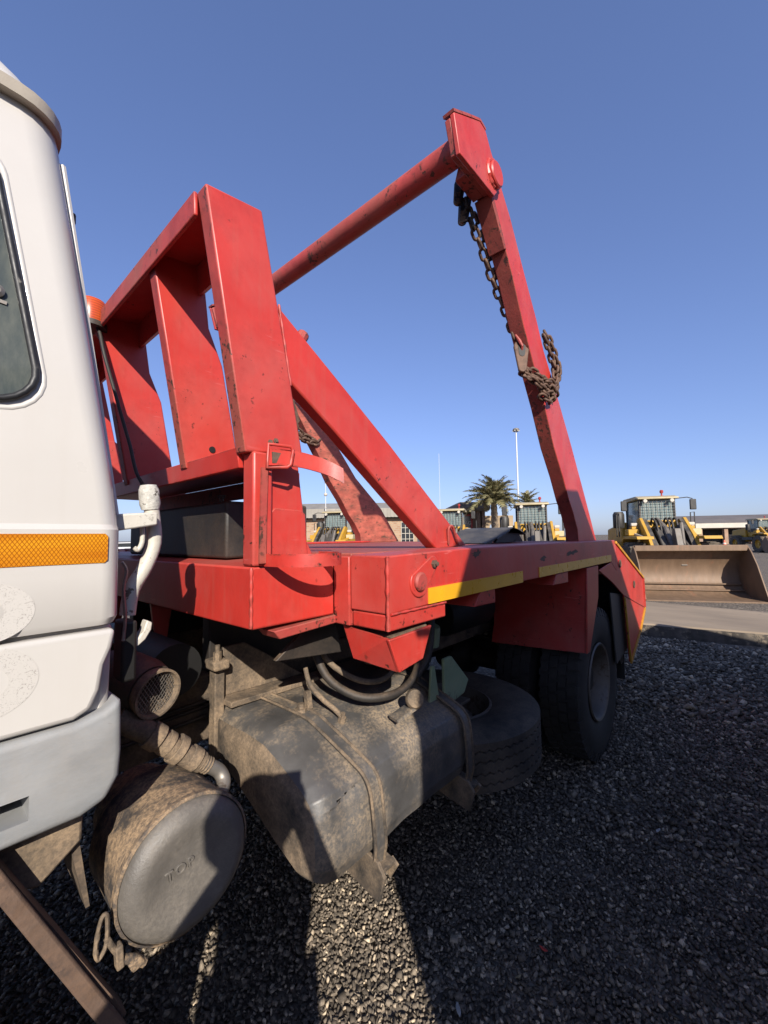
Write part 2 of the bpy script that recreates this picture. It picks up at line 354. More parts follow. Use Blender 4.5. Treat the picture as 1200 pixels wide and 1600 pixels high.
def stone_mat():
    m, nt, n, l, p = nodes_of('crushed_stone')
    g = n.new('ShaderNodeNewGeometry')
    cr = n.new('ShaderNodeValToRGB'); e = cr.color_ramp.elements
    e[0].color = (0.066, 0.055, 0.043, 1); e[1].color = (0.58, 0.465, 0.325, 1)
    for pos, c in ((0.45, (0.140, 0.114, 0.088)), (0.8, (0.235, 0.191, 0.143)), (0.92, (0.40, 0.322, 0.232))):
        k = e.new(pos); k.color = (*c, 1)
    l.new(g.outputs['Random Per Island'], cr.inputs[0])
    nz = n.new('ShaderNodeTexNoise'); nz.inputs['Scale'].default_value = 220; nz.inputs['Detail'].default_value = 4
    l.new(g.outputs['Position'], nz.inputs['Vector'])
    mr = n.new('ShaderNodeMapRange'); l.new(nz.outputs[0], mr.inputs[0]); mr.inputs[1].default_value = 0.3; mr.inputs[2].default_value = 0.7; mr.inputs[3].default_value = 0.75; mr.inputs[4].default_value = 1.25
    v = n.new('ShaderNodeVectorMath'); v.operation = 'SCALE'; l.new(cr.outputs[0], v.inputs[0]); l.new(mr.outputs[0], v.inputs['Scale'])
    dz = n.new('ShaderNodeTexNoise'); dz.inputs['Scale'].default_value = 1.1; dz.inputs['Detail'].default_value = 5
    l.new(g.outputs['Position'], dz.inputs['Vector'])
    dr = n.new('ShaderNodeMapRange'); l.new(dz.outputs[0], dr.inputs[0]); dr.inputs[1].default_value = 0.45; dr.inputs[2].default_value = 0.7; dr.inputs[4].default_value = 0.40
    dm = n.new('ShaderNodeMix'); dm.data_type = 'RGBA'; l.new(dr.outputs[0], dm.inputs[0]); l.new(v.outputs[0], dm.inputs[6]); dm.inputs[7].default_value = (0.20, 0.155, 0.11, 1)
    l.new(dm.outputs[2], p.inputs['Base Color']); p.inputs['Roughness'].default_value = 0.9
    p.inputs['Specular IOR Level'].default_value = 0.25
    return m
M['stones'] = stone_mat()

# ------------------------------------------------------------------ helpers
WLOC = {}
def thing(name, label, cat, loc=(0, 0, 0), group=None):
    o = bpy.data.objects.new(name, None)
    COL.objects.link(o)
    o.location = loc
    o.empty_display_size = 0.2
    o['label'] = label; o['category'] = cat
    if group: o['group'] = group
    WLOC[o] = Vector(loc)
    return o
def tag(o, label=None, cat=None, group=None, kind=None):
    for k, v in (('label', label), ('category', cat), ('group', group), ('kind', kind)):
        if v: o[k] = v
    return o

def frame_from(d):
    d = Vector(d).normalized()
    up = Vector((0, 0, 1)) if abs(d.z) < 0.95 else Vector((1, 0, 0))
    s = d.cross(up).normalized()
    return d, s, s.cross(d).normalized()

class MB:
    """collects shapes as vertex and face lists; build() links them as one mesh object"""
    def __init__(self): self.v = []; self.f = []
    def add(self, vs_, fs):
        b = len(self.v); self.v += [tuple(x) for x in vs_]; self.f += [tuple(i + b for i in f) for f in fs]; return self
    def box(self, x0, x1, y0, y1, z0, z1):
        vs_ = [(x, y, z) for z in (z0, z1) for y in (y0, y1) for x in (x0, x1)]
        return self.add(vs_, [(0, 2, 3, 1), (4, 5, 7, 6), (0, 1, 5, 4), (2, 6, 7, 3), (0, 4, 6, 2), (1, 3, 7, 5)])
    def prism(self, poly, axis, a, b):
        def P(u, w, t): return {'y': (u, t, w), 'x': (t, u, w), 'z': (u, w, t)}[axis]
        k = len(poly)
        ar = sum(poly[i][0] * poly[(i + 1) % k][1] - poly[(i + 1) % k][0] * poly[i][1] for i in range(k))
        vs_ = [P(u, w, a) for u, w in poly] + [P(u, w, b) for u, w in poly]
        fs = [tuple(range(k)), tuple(range(2 * k - 1, k - 1, -1))] + [(i, i + k, (i + 1) % k + k, (i + 1) % k) for i in range(k)]
        return self.add(vs_, fs)
    def bar(self, p, q, w, h, roll=0.0):
        p, q = Vector(p), Vector(q); d, s, u = frame_from(q - p)
        if roll:
            m = Matrix.Rotation(roll, 3, d); s, u = m @ s, m @ u
        vs_ = [c + s * (a * w / 2) + u * (b * h / 2) for c in (p, q) for a, b in ((-1, -1), (1, -1), (1, 1), (-1, 1))]
        return self.add(vs_, [(0, 1, 2, 3), (7, 6, 5, 4), (0, 4, 5, 1), (1, 5, 6, 2), (2, 6, 7, 3), (3, 7, 4, 0)])
    def tube(self, pts, r, seg=10, closed=False, cap=True):
        pts = [Vector(p) for p in pts]; n_ = len(pts)
        rs = r if isinstance(r, (list, tuple)) else [r] * n_
        ref = None; rings = []
        for i, p in enumerate(pts):
            a = pts[i - 1] if (i > 0 or closed) else p
            c = pts[(i + 1) % n_] if (i < n_ - 1 or closed) else p
            d = (c - a).normalized()
            if ref is None: _, s, u = frame_from(d)
            else:
                s = (ref - d * ref.dot(d)).normalized(); u = s.cross(d).normalized()
            ref = s
            rings.append([p + (s * math.cos(t) + u * math.sin(t)) * rs[i] for t in [2 * math.pi * k / seg for k in range(seg)]])
        vs_ = [v for rg in rings for v in rg]; fs = []
        m = n_ if closed else n_ - 1
        for i in range(m):
            j = (i + 1) % n_
            for k in range(seg):
                k2 = (k + 1) % seg
                fs.append((i * seg + k, i * seg + k2, j * seg + k2, j * seg + k))
        if cap and not closed:
            fs.append(tuple(range(seg - 1, -1, -1))); fs.append(tuple((n_ - 1) * seg + k for k in range(seg)))
        return self.add(vs_, fs)
    def lathe(self, prof, org, axis, seg=32, close=False):
        org = Vector(org); d, s, u = frame_from(axis)
        vs_ = []; fs = []; k = len(prof)
        for j in range(seg):
            t = 2 * math.pi * j / seg
            e = s * math.cos(t) + u * math.sin(t)
            vs_ += [org + d * h + e * max(r, 1e-4) for r, h in prof]
        for j in range(seg):
            j2 = (j + 1) % seg
            for i in range(k if close else k - 1):
                i2 = (i + 1) % k
                fs.append((j * k + i, j * k + i2, j2 * k + i2, j2 * k + i))
        return self.add(vs_, fs)
    def ribbon(self, pts, width_vec, th):
        """flat bar following pts; width_vec = across, th = thickness"""
        pts = [Vector(p) for p in pts]; w = Vector(width_vec); vs_ = []; n_ = len(pts)
        for i, p in enumerate(pts):
            d = (pts[min(i + 1, n_ - 1)] - pts[max(i - 1, 0)]).normalized()
            nn = d.cross(w).normalized() * th / 2
            vs_ += [p - w / 2 - nn, p + w / 2 - nn, p + w / 2 + nn, p - w / 2 + nn]
        fs = [(3, 2, 1, 0), tuple((n_ - 1) * 4 + k for k in range(4))]
        for i in range(n_ - 1):
            for k in range(4):
                k2 = (k + 1) % 4
                fs.append((i * 4 + k, i * 4 + k2, i * 4 + 4 + k2, i * 4 + 4 + k))
        return self.add(vs_, fs)
    def build(self, name, mat_, parent=None, bevel=0.0, seg=2, smooth=None, label=None, front=None):
        c = Vector([(min(v[i] for v in self.v) + max(v[i] for v in self.v)) / 2 for i in range(3)])
        me = bpy.data.meshes.new(name)
        me.from_pydata([tuple(Vector(v) - c) for v in self.v], [], self.f)
        bm = bmesh.new(); bm.from_mesh(me)
        bmesh.ops.recalc_face_normals(bm, faces=bm.faces); bm.to_mesh(me); bm.free()
        me.materials.append(mat_ if not isinstance(mat_, str) else M[mat_])
        if front:
            me.materials.append(M[front])
            for pl in me.polygons:
                if (pl.center.x + c.x < 0.737) if name == 'fuel_tank' else pl.normal.x < -0.4: pl.material_index = 1
        o = bpy.data.objects.new(name, me); COL.objects.link(o)
        WLOC[o] = c
        if parent is not None:
            o.parent = parent; o.location = c - WLOC[parent]
        else:
            o.location = c
        if bevel:
            b = o.modifiers.new('bevel', 'BEVEL'); b.width = bevel; b.segments = seg; b.limit_method = 'ANGLE'; b.angle_limit = R(35)
        ang = smooth if smooth is not None else (R(40) if bevel else R(32))
        if ang:
            for pl in me.polygons: pl.use_smooth = True
            me.set_sharp_from_angle(angle=ang)
        if label: o['label'] = label
        return o

def pipe(name, mat_, parent, pts, r, seg=10, closed=False, label=None, sub=4):
    return MB().tube(spline(pts, sub) if sub > 1 and len(pts) > 2 else pts, r, seg, closed).build(name, mat_, parent, smooth=R(60), label=label)
def spline(pts, k=4):
    P = [Vector(p) for p in pts]; out = []
    for i in range(len(P) - 1):
        a, b, c, d = P[max(i - 1, 0)], P[i], P[i + 1], P[min(i + 2, len(P) - 1)]
        for j in range(k):
            t = j / k
            out.append(0.5 * ((2 * b) + (c - a) * t + (2 * a - 5 * b + 4 * c - d) * t * t + (3 * b - a - 3 * c + d) * t ** 3))
    out.append(P[-1]); return out
def simple_bolt(name, mat_, parent, p, axis, r=0.012, h=0.012):
    return MB().lathe([(0, 0), (r, 0), (r, h), (r * 0.6, h), (r * 0.6, h * 1.8), (0, h * 1.8)], p, axis, 6).build(name, mat_, parent)
def cut(o, cutter):
    md = o.modifiers.new('cut', 'BOOLEAN'); md.object = cutter; md.operation = 'DIFFERENCE'; md.solver = 'EXACT'
    bpy.context.view_layer.update()
    dg = bpy.context.evaluated_depsgraph_get()
    me = bpy.data.meshes.new_from_object(o.evaluated_get(dg))
    o.modifiers.clear(); o.data = me
    bpy.data.objects.remove(cutter)
    for pl in me.polygons: pl.use_smooth = True
    me.set_sharp_from_angle(angle=R(38))
def to_mesh(o):
    bpy.context.view_layer.update()
    me = bpy.data.meshes.new_from_object(o.evaluated_get(bpy.context.evaluated_depsgraph_get()))
    nm = o.name; bpy.data.objects.remove(o)
    q = bpy.data.objects.new(nm, me); COL.objects.link(q); return q
def copy_tree(o, parent=None, depth=0):
    c = o.copy(); COL.objects.link(c)
    if parent is not None: c.parent = parent
    for ch in list(o.children): copy_tree(ch, c, depth + 1)
    return c

# ------------------------------------------------------------------ ground
def sheet(name, pts, z, mat_):
    me = bpy.data.meshes.new(name); me.from_pydata([(x, y, z) for x, y in pts], [], [tuple(range(len(pts)))])
    me.materials.append(M[mat_]); o = bpy.data.objects.new(name, me); COL.objects.link(o); o['kind'] = 'structure'
    return o
sheet('ground', [(-1500, -1500), (2500, -1500), (2500, 2500), (-1500, 2500)], 0, 'ground')

def gravel():
    rng = np.random.default_rng(3)
    bv = np.array([(x, y, z) for z in (-1, 1) for y in (-1, 1) for x in (-1, 1)], float) * 0.72
    bf = np.array([(0, 2, 3), (0, 3, 1), (4, 5, 7), (4, 7, 6), (0, 1, 5), (0, 5, 4), (2, 6, 7), (2, 7, 3), (0, 4, 6), (0, 6, 2), (1, 3, 7), (1, 7, 5)])
    pts = []
    for r0, r1, sp in ((0.35, 2.5, 0.0140), (2.5, 4.4, 0.0205), (4.4, 7.4, 0.036)):
        nx = int(2 * r1 / sp)
        gx, gy = np.meshgrid(np.linspace(-r1, r1, nx), np.linspace(-r1, r1, nx))
        x = gx.ravel() + rng.uniform(-.6, .6, gx.size) * sp; y = gy.ravel() + rng.uniform(-.6, .6, gx.size) * sp
        d = np.hypot(x, y); a = np.degrees(np.arctan2(y, x))
        k = (d > r0) & (d <= r1) & (a > -16) & (a < 99)
        k &= ~((x > 2.9) & (y > 1.6)) & (x < 7.35)
        s = sp * rng.uniform(0.40, 0.80, k.sum()) * np.where(rng.random(k.sum()) < 0.06, 1.45, 1.0)
        pts.append(np.column_stack([x[k], y[k], s]))
    P = np.vstack(pts); n_ = len(P); nv = len(bv)
    sc = rng.uniform(0.55, 1.3, (n_, 1, 3)); sc[:, :, 2] *= 0.52
    V = bv[None] * sc * (1 + rng.uniform(-0.42, 0.30, (n_, nv, 3)))
    q = rng.normal(size=(n_, 4)); q[:, 1:3] *= 0.34; q /= np.linalg.norm(q, axis=1)[:, None]
    w, x, y, z = q.T
    Rm = np.stack([1 - 2 * (y * y + z * z), 2 * (x * y - z * w), 2 * (x * z + y * w), 2 * (x * y + z * w), 1 - 2 * (x * x + z * z), 2 * (y * z - x * w), 2 * (x * z - y * w), 2 * (y * z + x * w), 1 - 2 * (x * x + y * y)], -1).reshape(n_, 3, 3)
    V = np.einsum('nij,nvj->nvi', Rm, V)
    V = V * P[:, None, 2:3]
    V[:, :, 0] += P[:, None, 0]; V[:, :, 1] += P[:, None, 1]
    V[:, :, 2] += (P[:, 2] * rng.uniform(0.0, 0.9, n_))[:, None] + 0.004 * (1 + np.sin(P[:, 0] * 9 + 2 * np.sin(P[:, 1] * 7)))[:, None]
    F = (bf[None] + (np.arange(n_) * nv)[:, None, None]).reshape(-1)
    me = bpy.data.meshes.new('gravel')
    me.vertices.add(n_ * nv); me.vertices.foreach_set('co', V.reshape(-1).astype(np.float32))
    nf = n_ * len(bf)
    me.loops.add(nf * 3); me.loops.foreach_set('vertex_index', F.astype(np.int32))
    me.polygons.add(nf); me.polygons.foreach_set('loop_start', np.arange(0, nf * 3, 3, dtype=np.int32))
    me.update(calc_edges=True); me.validate()
    me.materials.append(M['stones'])
    o = bpy.data.objects.new('gravel', me); COL.objects.link(o); o['kind'] = 'stuff'
    tag(o, 'loose crushed grey stone covering the yard', 'gravel')
    print('stones', n_)
gravel()

# raised concrete strip behind the truck
k = MB().prism([(7.55, -6), (7.72, -0.2), (7.42, 1.35), (7.1, 6), (9.2, 6), (9.9, 1.7), (9.75, -0.2), (9.6, -6)], 'z', -0.05, 0.19)
apron = k.build('concrete_apron', 'concrete', None, bevel=0.03); apron['kind'] = 'structure'
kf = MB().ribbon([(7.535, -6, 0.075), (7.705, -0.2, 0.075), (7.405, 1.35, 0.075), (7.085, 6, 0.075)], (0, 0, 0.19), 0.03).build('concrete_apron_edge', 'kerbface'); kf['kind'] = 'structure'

# ------------------------------------------------------------------ the skip loader truck
YC = 2.0
def my(y): return 2 * YC - y
truck = thing('skip_truck', 'red skip loader truck with white cab and chains on its lifting arms', 'truck', (1.5, YC, 0))

# --- cab
def cab_section(xr, ys, r, xf=-1.7, seg=6):
    pts = [(xf, ys)]
    for i in range(seg + 1):
        t = -math.pi / 2 + (math.pi / 2) * i / seg
        pts.append((xr - r + r * math.cos(t), ys + r + r * math.sin(t)))
    yo = my(ys)
    for i in range(seg + 1):
        t = (math.pi / 2) * i / seg
        pts.append((xr - r + r * math.cos(t), yo - r + r * math.sin(t)))
    pts.append((xf, yo))
    return pts
def loft(levels, cap_top=True, cap_bottom=True):
    mb = MB(); vs_ = []; n_ = None
    for z, sec in levels:
        n_ = len(sec); vs_ += [(x, y, z) for x, y in sec]
    fs = []
    for i in range(len(levels) - 1):
        for k_ in range(n_):
            k2 = (k_ + 1) % n_
            fs.append((i * n_ + k_, i * n_ + k2, (i + 1) * n_ + k2, (i + 1) * n_ + k_))
    if cap_bottom: fs.append(tuple(range(n_ - 1, -1, -1)))
    if cap_top: fs.append(tuple((len(levels) - 1) * n_ + k_ for k_ in range(n_)))
    return mb.add(vs_, fs)
def cab_y(z): return 0.93 if z < 1.60 else 0.93 + 0.076 * ((z - 1.60) / 0.82) ** 1.15
def cab_x(z): return 0.272 if z < 1.62 else 0.272 - 0.104 * (z - 1.62) / 0.80
lv = [(1.405, cab_section(0.268, 0.937, 0.035)), (1.418, cab_section(0.272, 0.930, 0.035)), (1.50, cab_section(0.272, 0.930, 0.036)), (1.588, cab_section(0.272, 0.930, 0.038)), (1.598, cab_section(0.272, 0.9385, 0.04))]
for i in range(1, 13):
    z = 1.60 + 0.82 * i / 12
    lv.append((z, cab_section(cab_x(z), cab_y(z) + 0.0085, 0.04 + 0.03 * i / 12)))
cab = loft(lv).build('cab', 'white', truck, smooth=R(30))
MB().prism([(-1.62, 1.225), (0.264, 1.225), (0.268, 1.41), (-1.62, 1.41)], 'y', 0.955, my(0.955)).build('inner_shell', 'white', cab, bevel=0.02)
MB().prism([(-1.65, 1.240), (0.200, 1.240), (0.226, 1.252), (0.240, 1.285), (0.246, 1.330), (0.258, 1.360), (0.264, 1.396), (-1.65, 1.396)], 'y', 0.930, 1.02).build('lower_panel', 'white', cab, bevel=0.010, seg=3)
gp = MB().prism([(-1.2, 1.064), (0.215, 1.064), (0.255, 1.078), (0.276, 1.115), (0.279, 1.160), (0.277, 1.262), (0.245, 1.244), (0.20, 1.234), (-1.2, 1.234)], 'y', 0.928, 1.06).build('bumper_side', 'grey_panel', cab)
md = gp.modifiers.new('bevel', 'BEVEL'); md.width = 0.014; md.segments = 3; md.limit_method = 'ANGLE'; md.angle_limit = R(35)
cut(gp, MB().box(-0.5, 0.141, 0.85, 1.055, 1.099, 1.139).build('cutter', 'dusty'))
MB().box(-0.6, 0.2, 1.03, 1.045, 1.09, 1.15).build('step_tread', 'chassis', gp)
# rounded roof with drip rail
lip = [(2.416, cab_section(0.164, 1.014, 0.07)), (2.415, cab_section(0.174, 0.993, 0.075)), (2.437, cab_section(0.173, 0.989, 0.075)), (2.444, cab_section(0.165, 0.998, 0.072))]
MB_lip = loft(lip).build('drip_rail', mk('yellowed_roof_paint', (0.58, 0.51, 0.41), 0.5, var=0.12, vscale=9, chips=0.6, chipcut=0.6, chipcol=(0.45, 0.33, 0.2), streak=0.2), cab, smooth=R(50))
dome = [(2.438, cab_section(0.160, 1.004, 0.08)), (2.478, cab_section(0.138, 1.018, 0.085)), (2.505, cab_section(0.118, 1.034, 0.09)), (2.535, cab_section(0.085, 1.065, 0.1)), (2.575, cab_section(0.02, 1.14, 0.12)), (2.61, cab_section(-0.1, 1.35, 0.12))]
loft(dome).build('roof', 'white', cab, smooth=R(60))
# window: glass, rubber seal, raised surround
def win_pt(x, z, off): return (x, cab_y(z) + 0.0085 - off, z)
corner = []
def arc2(cx, cz, r, a0, a1, n_=7): return [(cx + r * math.cos(R(a0 + (a1 - a0) * i / (n_ - 1))), cz + r * math.sin(R(a0 + (a1 - a0) * i / (n_ - 1)))) for i in range(n_)]
outl = arc2(0.072, 1.872, 0.060, -90, 8) + arc2(0.022, 2.225, 0.05, 12, 90) + [(-0.3, 2.275), (-0.85, 2.275), (-0.95, 2.2), (-0.95, 1.85), (-0.9, 1.812), (-0.4, 1.812)]
def dense(pl):
    out = []
    for i in range(len(pl)):
        a, b = pl[i], pl[(i + 1) % len(pl)]
        L = math.hypot(a[0] - b[0], a[1] - b[1]); k_ = max(1, int(L / 0.05))
        out += [(a[0] + (b[0] - a[0]) * j / k_, a[1] + (b[1] - a[1]) * j / k_) for j in range(k_)]
    return out
od = dense(outl)
win = MB().add([win_pt(x, z, 0.003) for x, z in od], [tuple(range(len(od)))]).build('window', 'cab_glass', cab, smooth=0)
MB().tube([win_pt(x, z, 0.004) for x, z in od], 0.0065, 8, True).build('seal', 'seal', win, smooth=R(60))
cx_, cz_ = -0.4, 2.04
big = [(cx_ + (x - cx_) * 1.012 + (0.006 if x > cx_ else -0.006), cz_ + (z - cz_) * 1.06) for x, z in od]
MB().tube([win_pt(x, z, -0.004) for x, z in big], 0.0060, 8, True).build('window_surround', 'white', cab, smooth=R(60))
MB().bar(win_pt(0.09, 1.99, 0.004), win_pt(-0.2, 2.02, 0.004), 0.004, 0.006).build('window_catch', 'steel', win)
MB().lathe([(0, 0), (0.012, 0), (0.012, 0.006), (0.006, 0.01), (0, 0.01)], win_pt(0.075, 2.008, 0.003), (0, -1, 0), 14).build('window_knob', 'steel', win)
# reflector
MB().prism([(-1.0, 1.524), (0.240, 1.524), (0.245, 1.529), (0.245, 1.575), (0.240, 1.580), (-1.0, 1.580)], 'y', 0.9285, 0.932).build('amber_reflector', 'amber', cab)
# ghost of a removed figure on the side: two glue arcs, one over the other
def ring_sector(cx, cz, ro, ri, a0, a1, y, sx=1.0):
    a = [(cx + sx * ro * math.cos(R(t)), cz + ro * math.sin(R(t))) for t in np.linspace(a0, a1, 24)]
    b = [(cx + sx * ri * math.cos(R(t)), cz + ri * math.sin(R(t))) for t in np.linspace(a1, a0, 24)]
    return [(x, y, z) for x, z in a + b]
g1 = ring_sector(0.072, 1.450, 0.050, 0.021, -100, 108, 0.9295, 1.35); g2 = ring_sector(0.070, 1.336, 0.060, 0.030, -105, 65, 0.9295, 1.30)
for gi in (g1, g2):
    MB().add(gi, [tuple(range(len(gi)))]).build('sticker_residue', 'residue', cab, smooth=0)
# rear edge beading, latch, cab rear details
MB().tube([(cab_x(z) + 0.002, cab_y(z) + 0.06, z) for z in np.linspace(1.62, 2.37, 10)], 0.006, 6).build('rear_beading', 'white', cab)
MB().box(cab_x(2.27), cab_x(2.27) + 0.016, 1.06, 1.085, 2.255, 2.28).build('latch', 'black', cab, bevel=0.004)
# mounts behind the cab
MB().prism([(0.27, 1.622), (0.27, 1.585), (0.36, 1.60), (0.36, 1.63)], 'y', 1.0, 1.05).build('stay_bracket', 'off_white', cab, bevel=0.004)
pp = pipe('grab_pipe', 'off_white', cab, [(0.359, 1.05, 1.665), (0.366, 1.05, 1.62), (0.370, 1.05, 1.56), (0.352, 1.05, 1.505), (0.326, 1.05, 1.455), (0.318, 1.05, 1.40)], 0.0165, 12)
MB().lathe([(0, -0.002), (0.019, -0.002), (0.0225, 0.012), (0.0215, 0.045), (0.017, 0.056), (0, 0.058)], (0.361, 1.05, 1.64), (-0.1, 0, 1), 14).build('pipe_cap', mk('crusty_white_filler', (0.62, 0.60, 0.54), 0.8, var=0.3, vscale=60, chips=1.0, chipscale=70, chipcut=0.55, chipcol=(0.14, 0.12, 0.1), bump=1.0, bscale=80), pp, smooth=R(50))
pipe('grab_loop', 'off_white', cab, [(0.325, 1.03, 1.612), (0.333, 1.03, 1.615), (0.338, 1.03, 1.59), (0.338, 1.03, 1.562), (0.330, 1.03, 1.545), (0.322, 1.03, 1.55)], 0.0055, 8)
pipe('release_cable', 'steel', cab, [(0.296, 1.02, 1.52), (0.305, 1.02, 1.50), (0.300, 1.02, 1.46), (0.305, 1.02, 1.40), (0.302, 1.02, 1.35)], 0.0035, 6)
MB().prism([(0.352, 1.385), (0.364, 1.378), (0.362, 1.362), (0.350, 1.342), (0.335, 1.330), (0.318, 1.336), (0.334, 1.348), (0.345, 1.362)], 'y', 1.03, 1.06).build('cab_latch_hook', 'off_white', cab, bevel=0.003)
MB().box(0.30, 0.33, 1.02, 1.08, 1.26, 1.39).build('latch_post', 'dark', cab, bevel=0.006)
# step bracket below the cab
MB().prism([(-0.02, 1.29), (0.06, 1.135), (0.302, 0.635), (0.41, 0.40), (0.365, 0.40), (0.262, 0.655), (0.11, 0.975), (-0.08, 1.28)], 'y', 0.945, 0.958).build('step_arm', 'rust', truck, bevel=0.004)
MB().prism([(0.05, 1.135), (0.30, 0.64), (0.306, 0.643), (0.056, 1.138)], 'y', 0.958, 1.0).build('step_arm_flange', 'rust', truck)
MB().prism([(0.10, 1.06), (0.235, 1.06), (0.235, 0.985), (0.17, 0.935), (0.10, 0.96)], 'y', 1.0, 1.22).build('mounting_block', 'dusty', truck, bevel=0.006)
MB().prism([(0.215, 0.99), (0.232, 0.99), (0.255, 0.84), (0.248, 0.84)], 'y', 1.02, 1.2).build('mounting_web', 'chassis', truck)

lb_ = MB().prism([(-0.6, 0.22), (0.285, 0.22), (0.285, 0.52), (-0.6, 0.585)], 'y', 0.95, 0.985).build('shade_step_box', 'black', truck, bevel=0.01)  # box added below the view to shade the ground behind it

# --- headboard
hb = MB()
XB0, XB1 = 0.594, 0.888
headboard = MB().prism([(XB0, 1.323), (XB1, 1.323), (XB1, 1.500), (XB0, 1.490)], 'y', 0.997, my(0.997)).build('headboard', 'red', truck, bevel=0.006)
LEAN = (0.576 - 0.456) / (1.80 - 2.487)
def upost(y0, y1, name='post', d0=0.165, rear=None):
    zb, zt = 1.80, 2.484
    xb, xt = 0.574, 0.456
    poly = [(xb, zb), (xb + 0.19, zb + 0.02)] + (rear or []) + [(xt + d0, zt + 0.026), (xt, zt)]
    return MB().prism(poly, 'y', y0, y1).build(name, 'red', headboard, bevel=0.005, front='red_worn')
upost(0.997, 1.047)
upost(1.365, 1.412, rear=[(0.695, 2.18), (0.645, 2.30)])
upost(1.93, 1.98, rear=[(0.70, 2.18), (0.65, 2.30)])
upost(2.588, 2.635); upost(2.953, 3.003)
MB().prism([(0.449, 2.490), (0.451, 2.424), (0.463, 2.424), (0.461, 2.490)], 'y', 1.049, my(1.049)).build('top_rail', 'red', headboard, bevel=0.004, front='red_worn')
MB().prism([(0.462, 2.489), (0.462, 2.481), (0.617, 2.505), (0.617, 2.513)], 'y', 1.049, my(1.049)).build('top_plate', 'red', headboard)
MB().prism([(0.597, 2.50), (0.605, 2.40), (0.619, 2.405), (0.617, 2.505)], 'y', 1.049, my(1.049)).build('top_rear_lip', 'red', headboard)
MB().prism([(0.576, 1.822), (0.584, 1.764), (0.600, 1.764), (0.592, 1.822)], 'y', 1.048, my(1.048)).build('mid_rail', 'red', headboard, bevel=0.003)
MB().prism([(0.925, 1.809), (0.925, 1.74), (0.935, 1.74), (0.935, 1.809)], 'y', 1.24, my(1.24)).build('mid_rear_flange', 'red_worn', headboard)
MB().box(0.593, 0.76, 1.049, 1.238, 1.811, 1.820).build('mid_plate', 'red', headboard)
MB().lathe([(0, 0), (0.011, 0), (0.011, 0.003), (0, 0.003)], (0.66, 1.3645, 1.875), (0, -1, 0), 14).build('hole_shade_disc', 'dark', headboard)  # dark disc painted in for the shade inside a hole
MB().tube([(0.687 + 0.042 * t, 1.010, 2.262 - 0.235 * t) for t in np.linspace(0, 1, 14)], [0.004 + 0.0015 * math.sin(i * 2.2) for i in range(14)], 7).build('weld_bead', 'red', headboard)
MB().tube([(0.594, 0.998, 1.328 + 0.16 * t) for t in np.linspace(0, 1, 14)], [0.005 + 0.0015 * math.sin(i * 2.2) for i in range(14)], 6).build('weld_bead', 'red', headboard)
MB().prism([(0.593, 1.820), (0.593, 1.811), (0.93, 1.811), (0.93, 1.820)], 'y', 1.24, my(1.24)).build('mid_plate', 'red', headboard)
for y0, y1 in ((0.990, 1.046), (my(1.046), my(0.990))):
    MB().box(0.594, 0.655, y0, y1, 1.492, 1.806).build('lower_post', 'red', headboard, bevel=0.007)
    s = 1 if y0 < YC else -1
    MB().prism([(0.64, 1.501), (0.832, 1.503), (0.80, 1.56), (0.795, 1.60), (0.765, 1.82), (0.64, 1.805)], 'y', min(y0 + 0.035 * s, y0 + 0.05 * s), max(y0 + 0.035 * s, y0 + 0.05 * s)).build('lower_plate', 'red', headboard, bevel=0.004)
MB().prism([(0.656, 1.506), (0.800, 1.506), (0.79, 1.64), (0.775, 1.652), (0.68, 1.655), (0.664, 1.64)], 'y', 1.017, 1.0245).build('bottle_backplate', 'red', headboard, bevel=0.004)
simple_bolt('bolt', 'rust', headboard, (0.65, 0.997, 1.838), (0, -1, 0), 0.008, 0.004)
simple_bolt('bolt', 'rust', headboard, (0.668, 0.997, 1.845), (0, -1, 0), 0.008, 0.004)
# bottle holder: lower hoop, upper strap with buckle
hoop = [(0.628, 0.985), (0.632, 0.93), (0.655, 0.875), (0.70, 0.842), (0.752, 0.838), (0.79, 0.86), (0.818, 0.905), (0.828, 0.955), (0.83, 1.0)]
MB().ribbon([(p.x, p.y, 1.508) for p in spline([(x, y, 0) for x, y in hoop], 3)], (0, 0, 0.034), 0.005).build('lower_hoop', 'red', headboard, smooth=R(50))
stp = [(0.628, 0.977, 1.790), (0.68, 0.968, 1.794), (0.73, 0.955, 1.792), (0.78, 0.938, 1.782), (0.815, 0.918, 1.768), (0.838, 0.895, 1.750)]
MB().ribbon(spline(stp, 4), (0, 0.004, 0.046), 0.005).build('upper_strap', 'red', headboard, smooth=R(50))
bk = [(0.628, 0.972, 1.826), (0.69, 0.955, 1.826), (0.697, 0.953, 1.815), (0.686, 0.950, 1.772), (0.676, 0.953, 1.764), (0.624, 0.972, 1.760)]
MB().tube(bk, 0.0055, 8, True).build('buckle', 'red', headboard, smooth=R(60))
MB().box(0.64, 0.668, 0.969, 0.975, 1.775, 1.806).build('buckle_plate', 'rust', headboard)
MB().ribbon([(0.615, 0.979, 1.50), (0.617, 0.979, 1.62), (0.621, 0.979, 1.76)], (0.02, 0, 0), 0.006).build('holder_strip', 'red_worn', headboard)
# gussets below the beam
MB().prism([(0.66, 1.31), (0.95, 1.325), (0.95, 1.30), (0.68, 1.285)], 'y', 0.99, 1.08).build('torn_plate', 'red_worn', headboard, bevel=0.003)
MB().prism([(0.60, 1.322), (0.62, 1.18), (0.66, 1.18), (0.68, 1.322)], 'y', 1.72, 1.735).build('beam_gusset', 'red', headboard)
MB().prism([(0.60, 1.322), (0.62, 1.18), (0.66, 1.18), (0.68, 1.322)], 'y', 2.265, 2.28).build('beam_gusset', 'red', headboard)
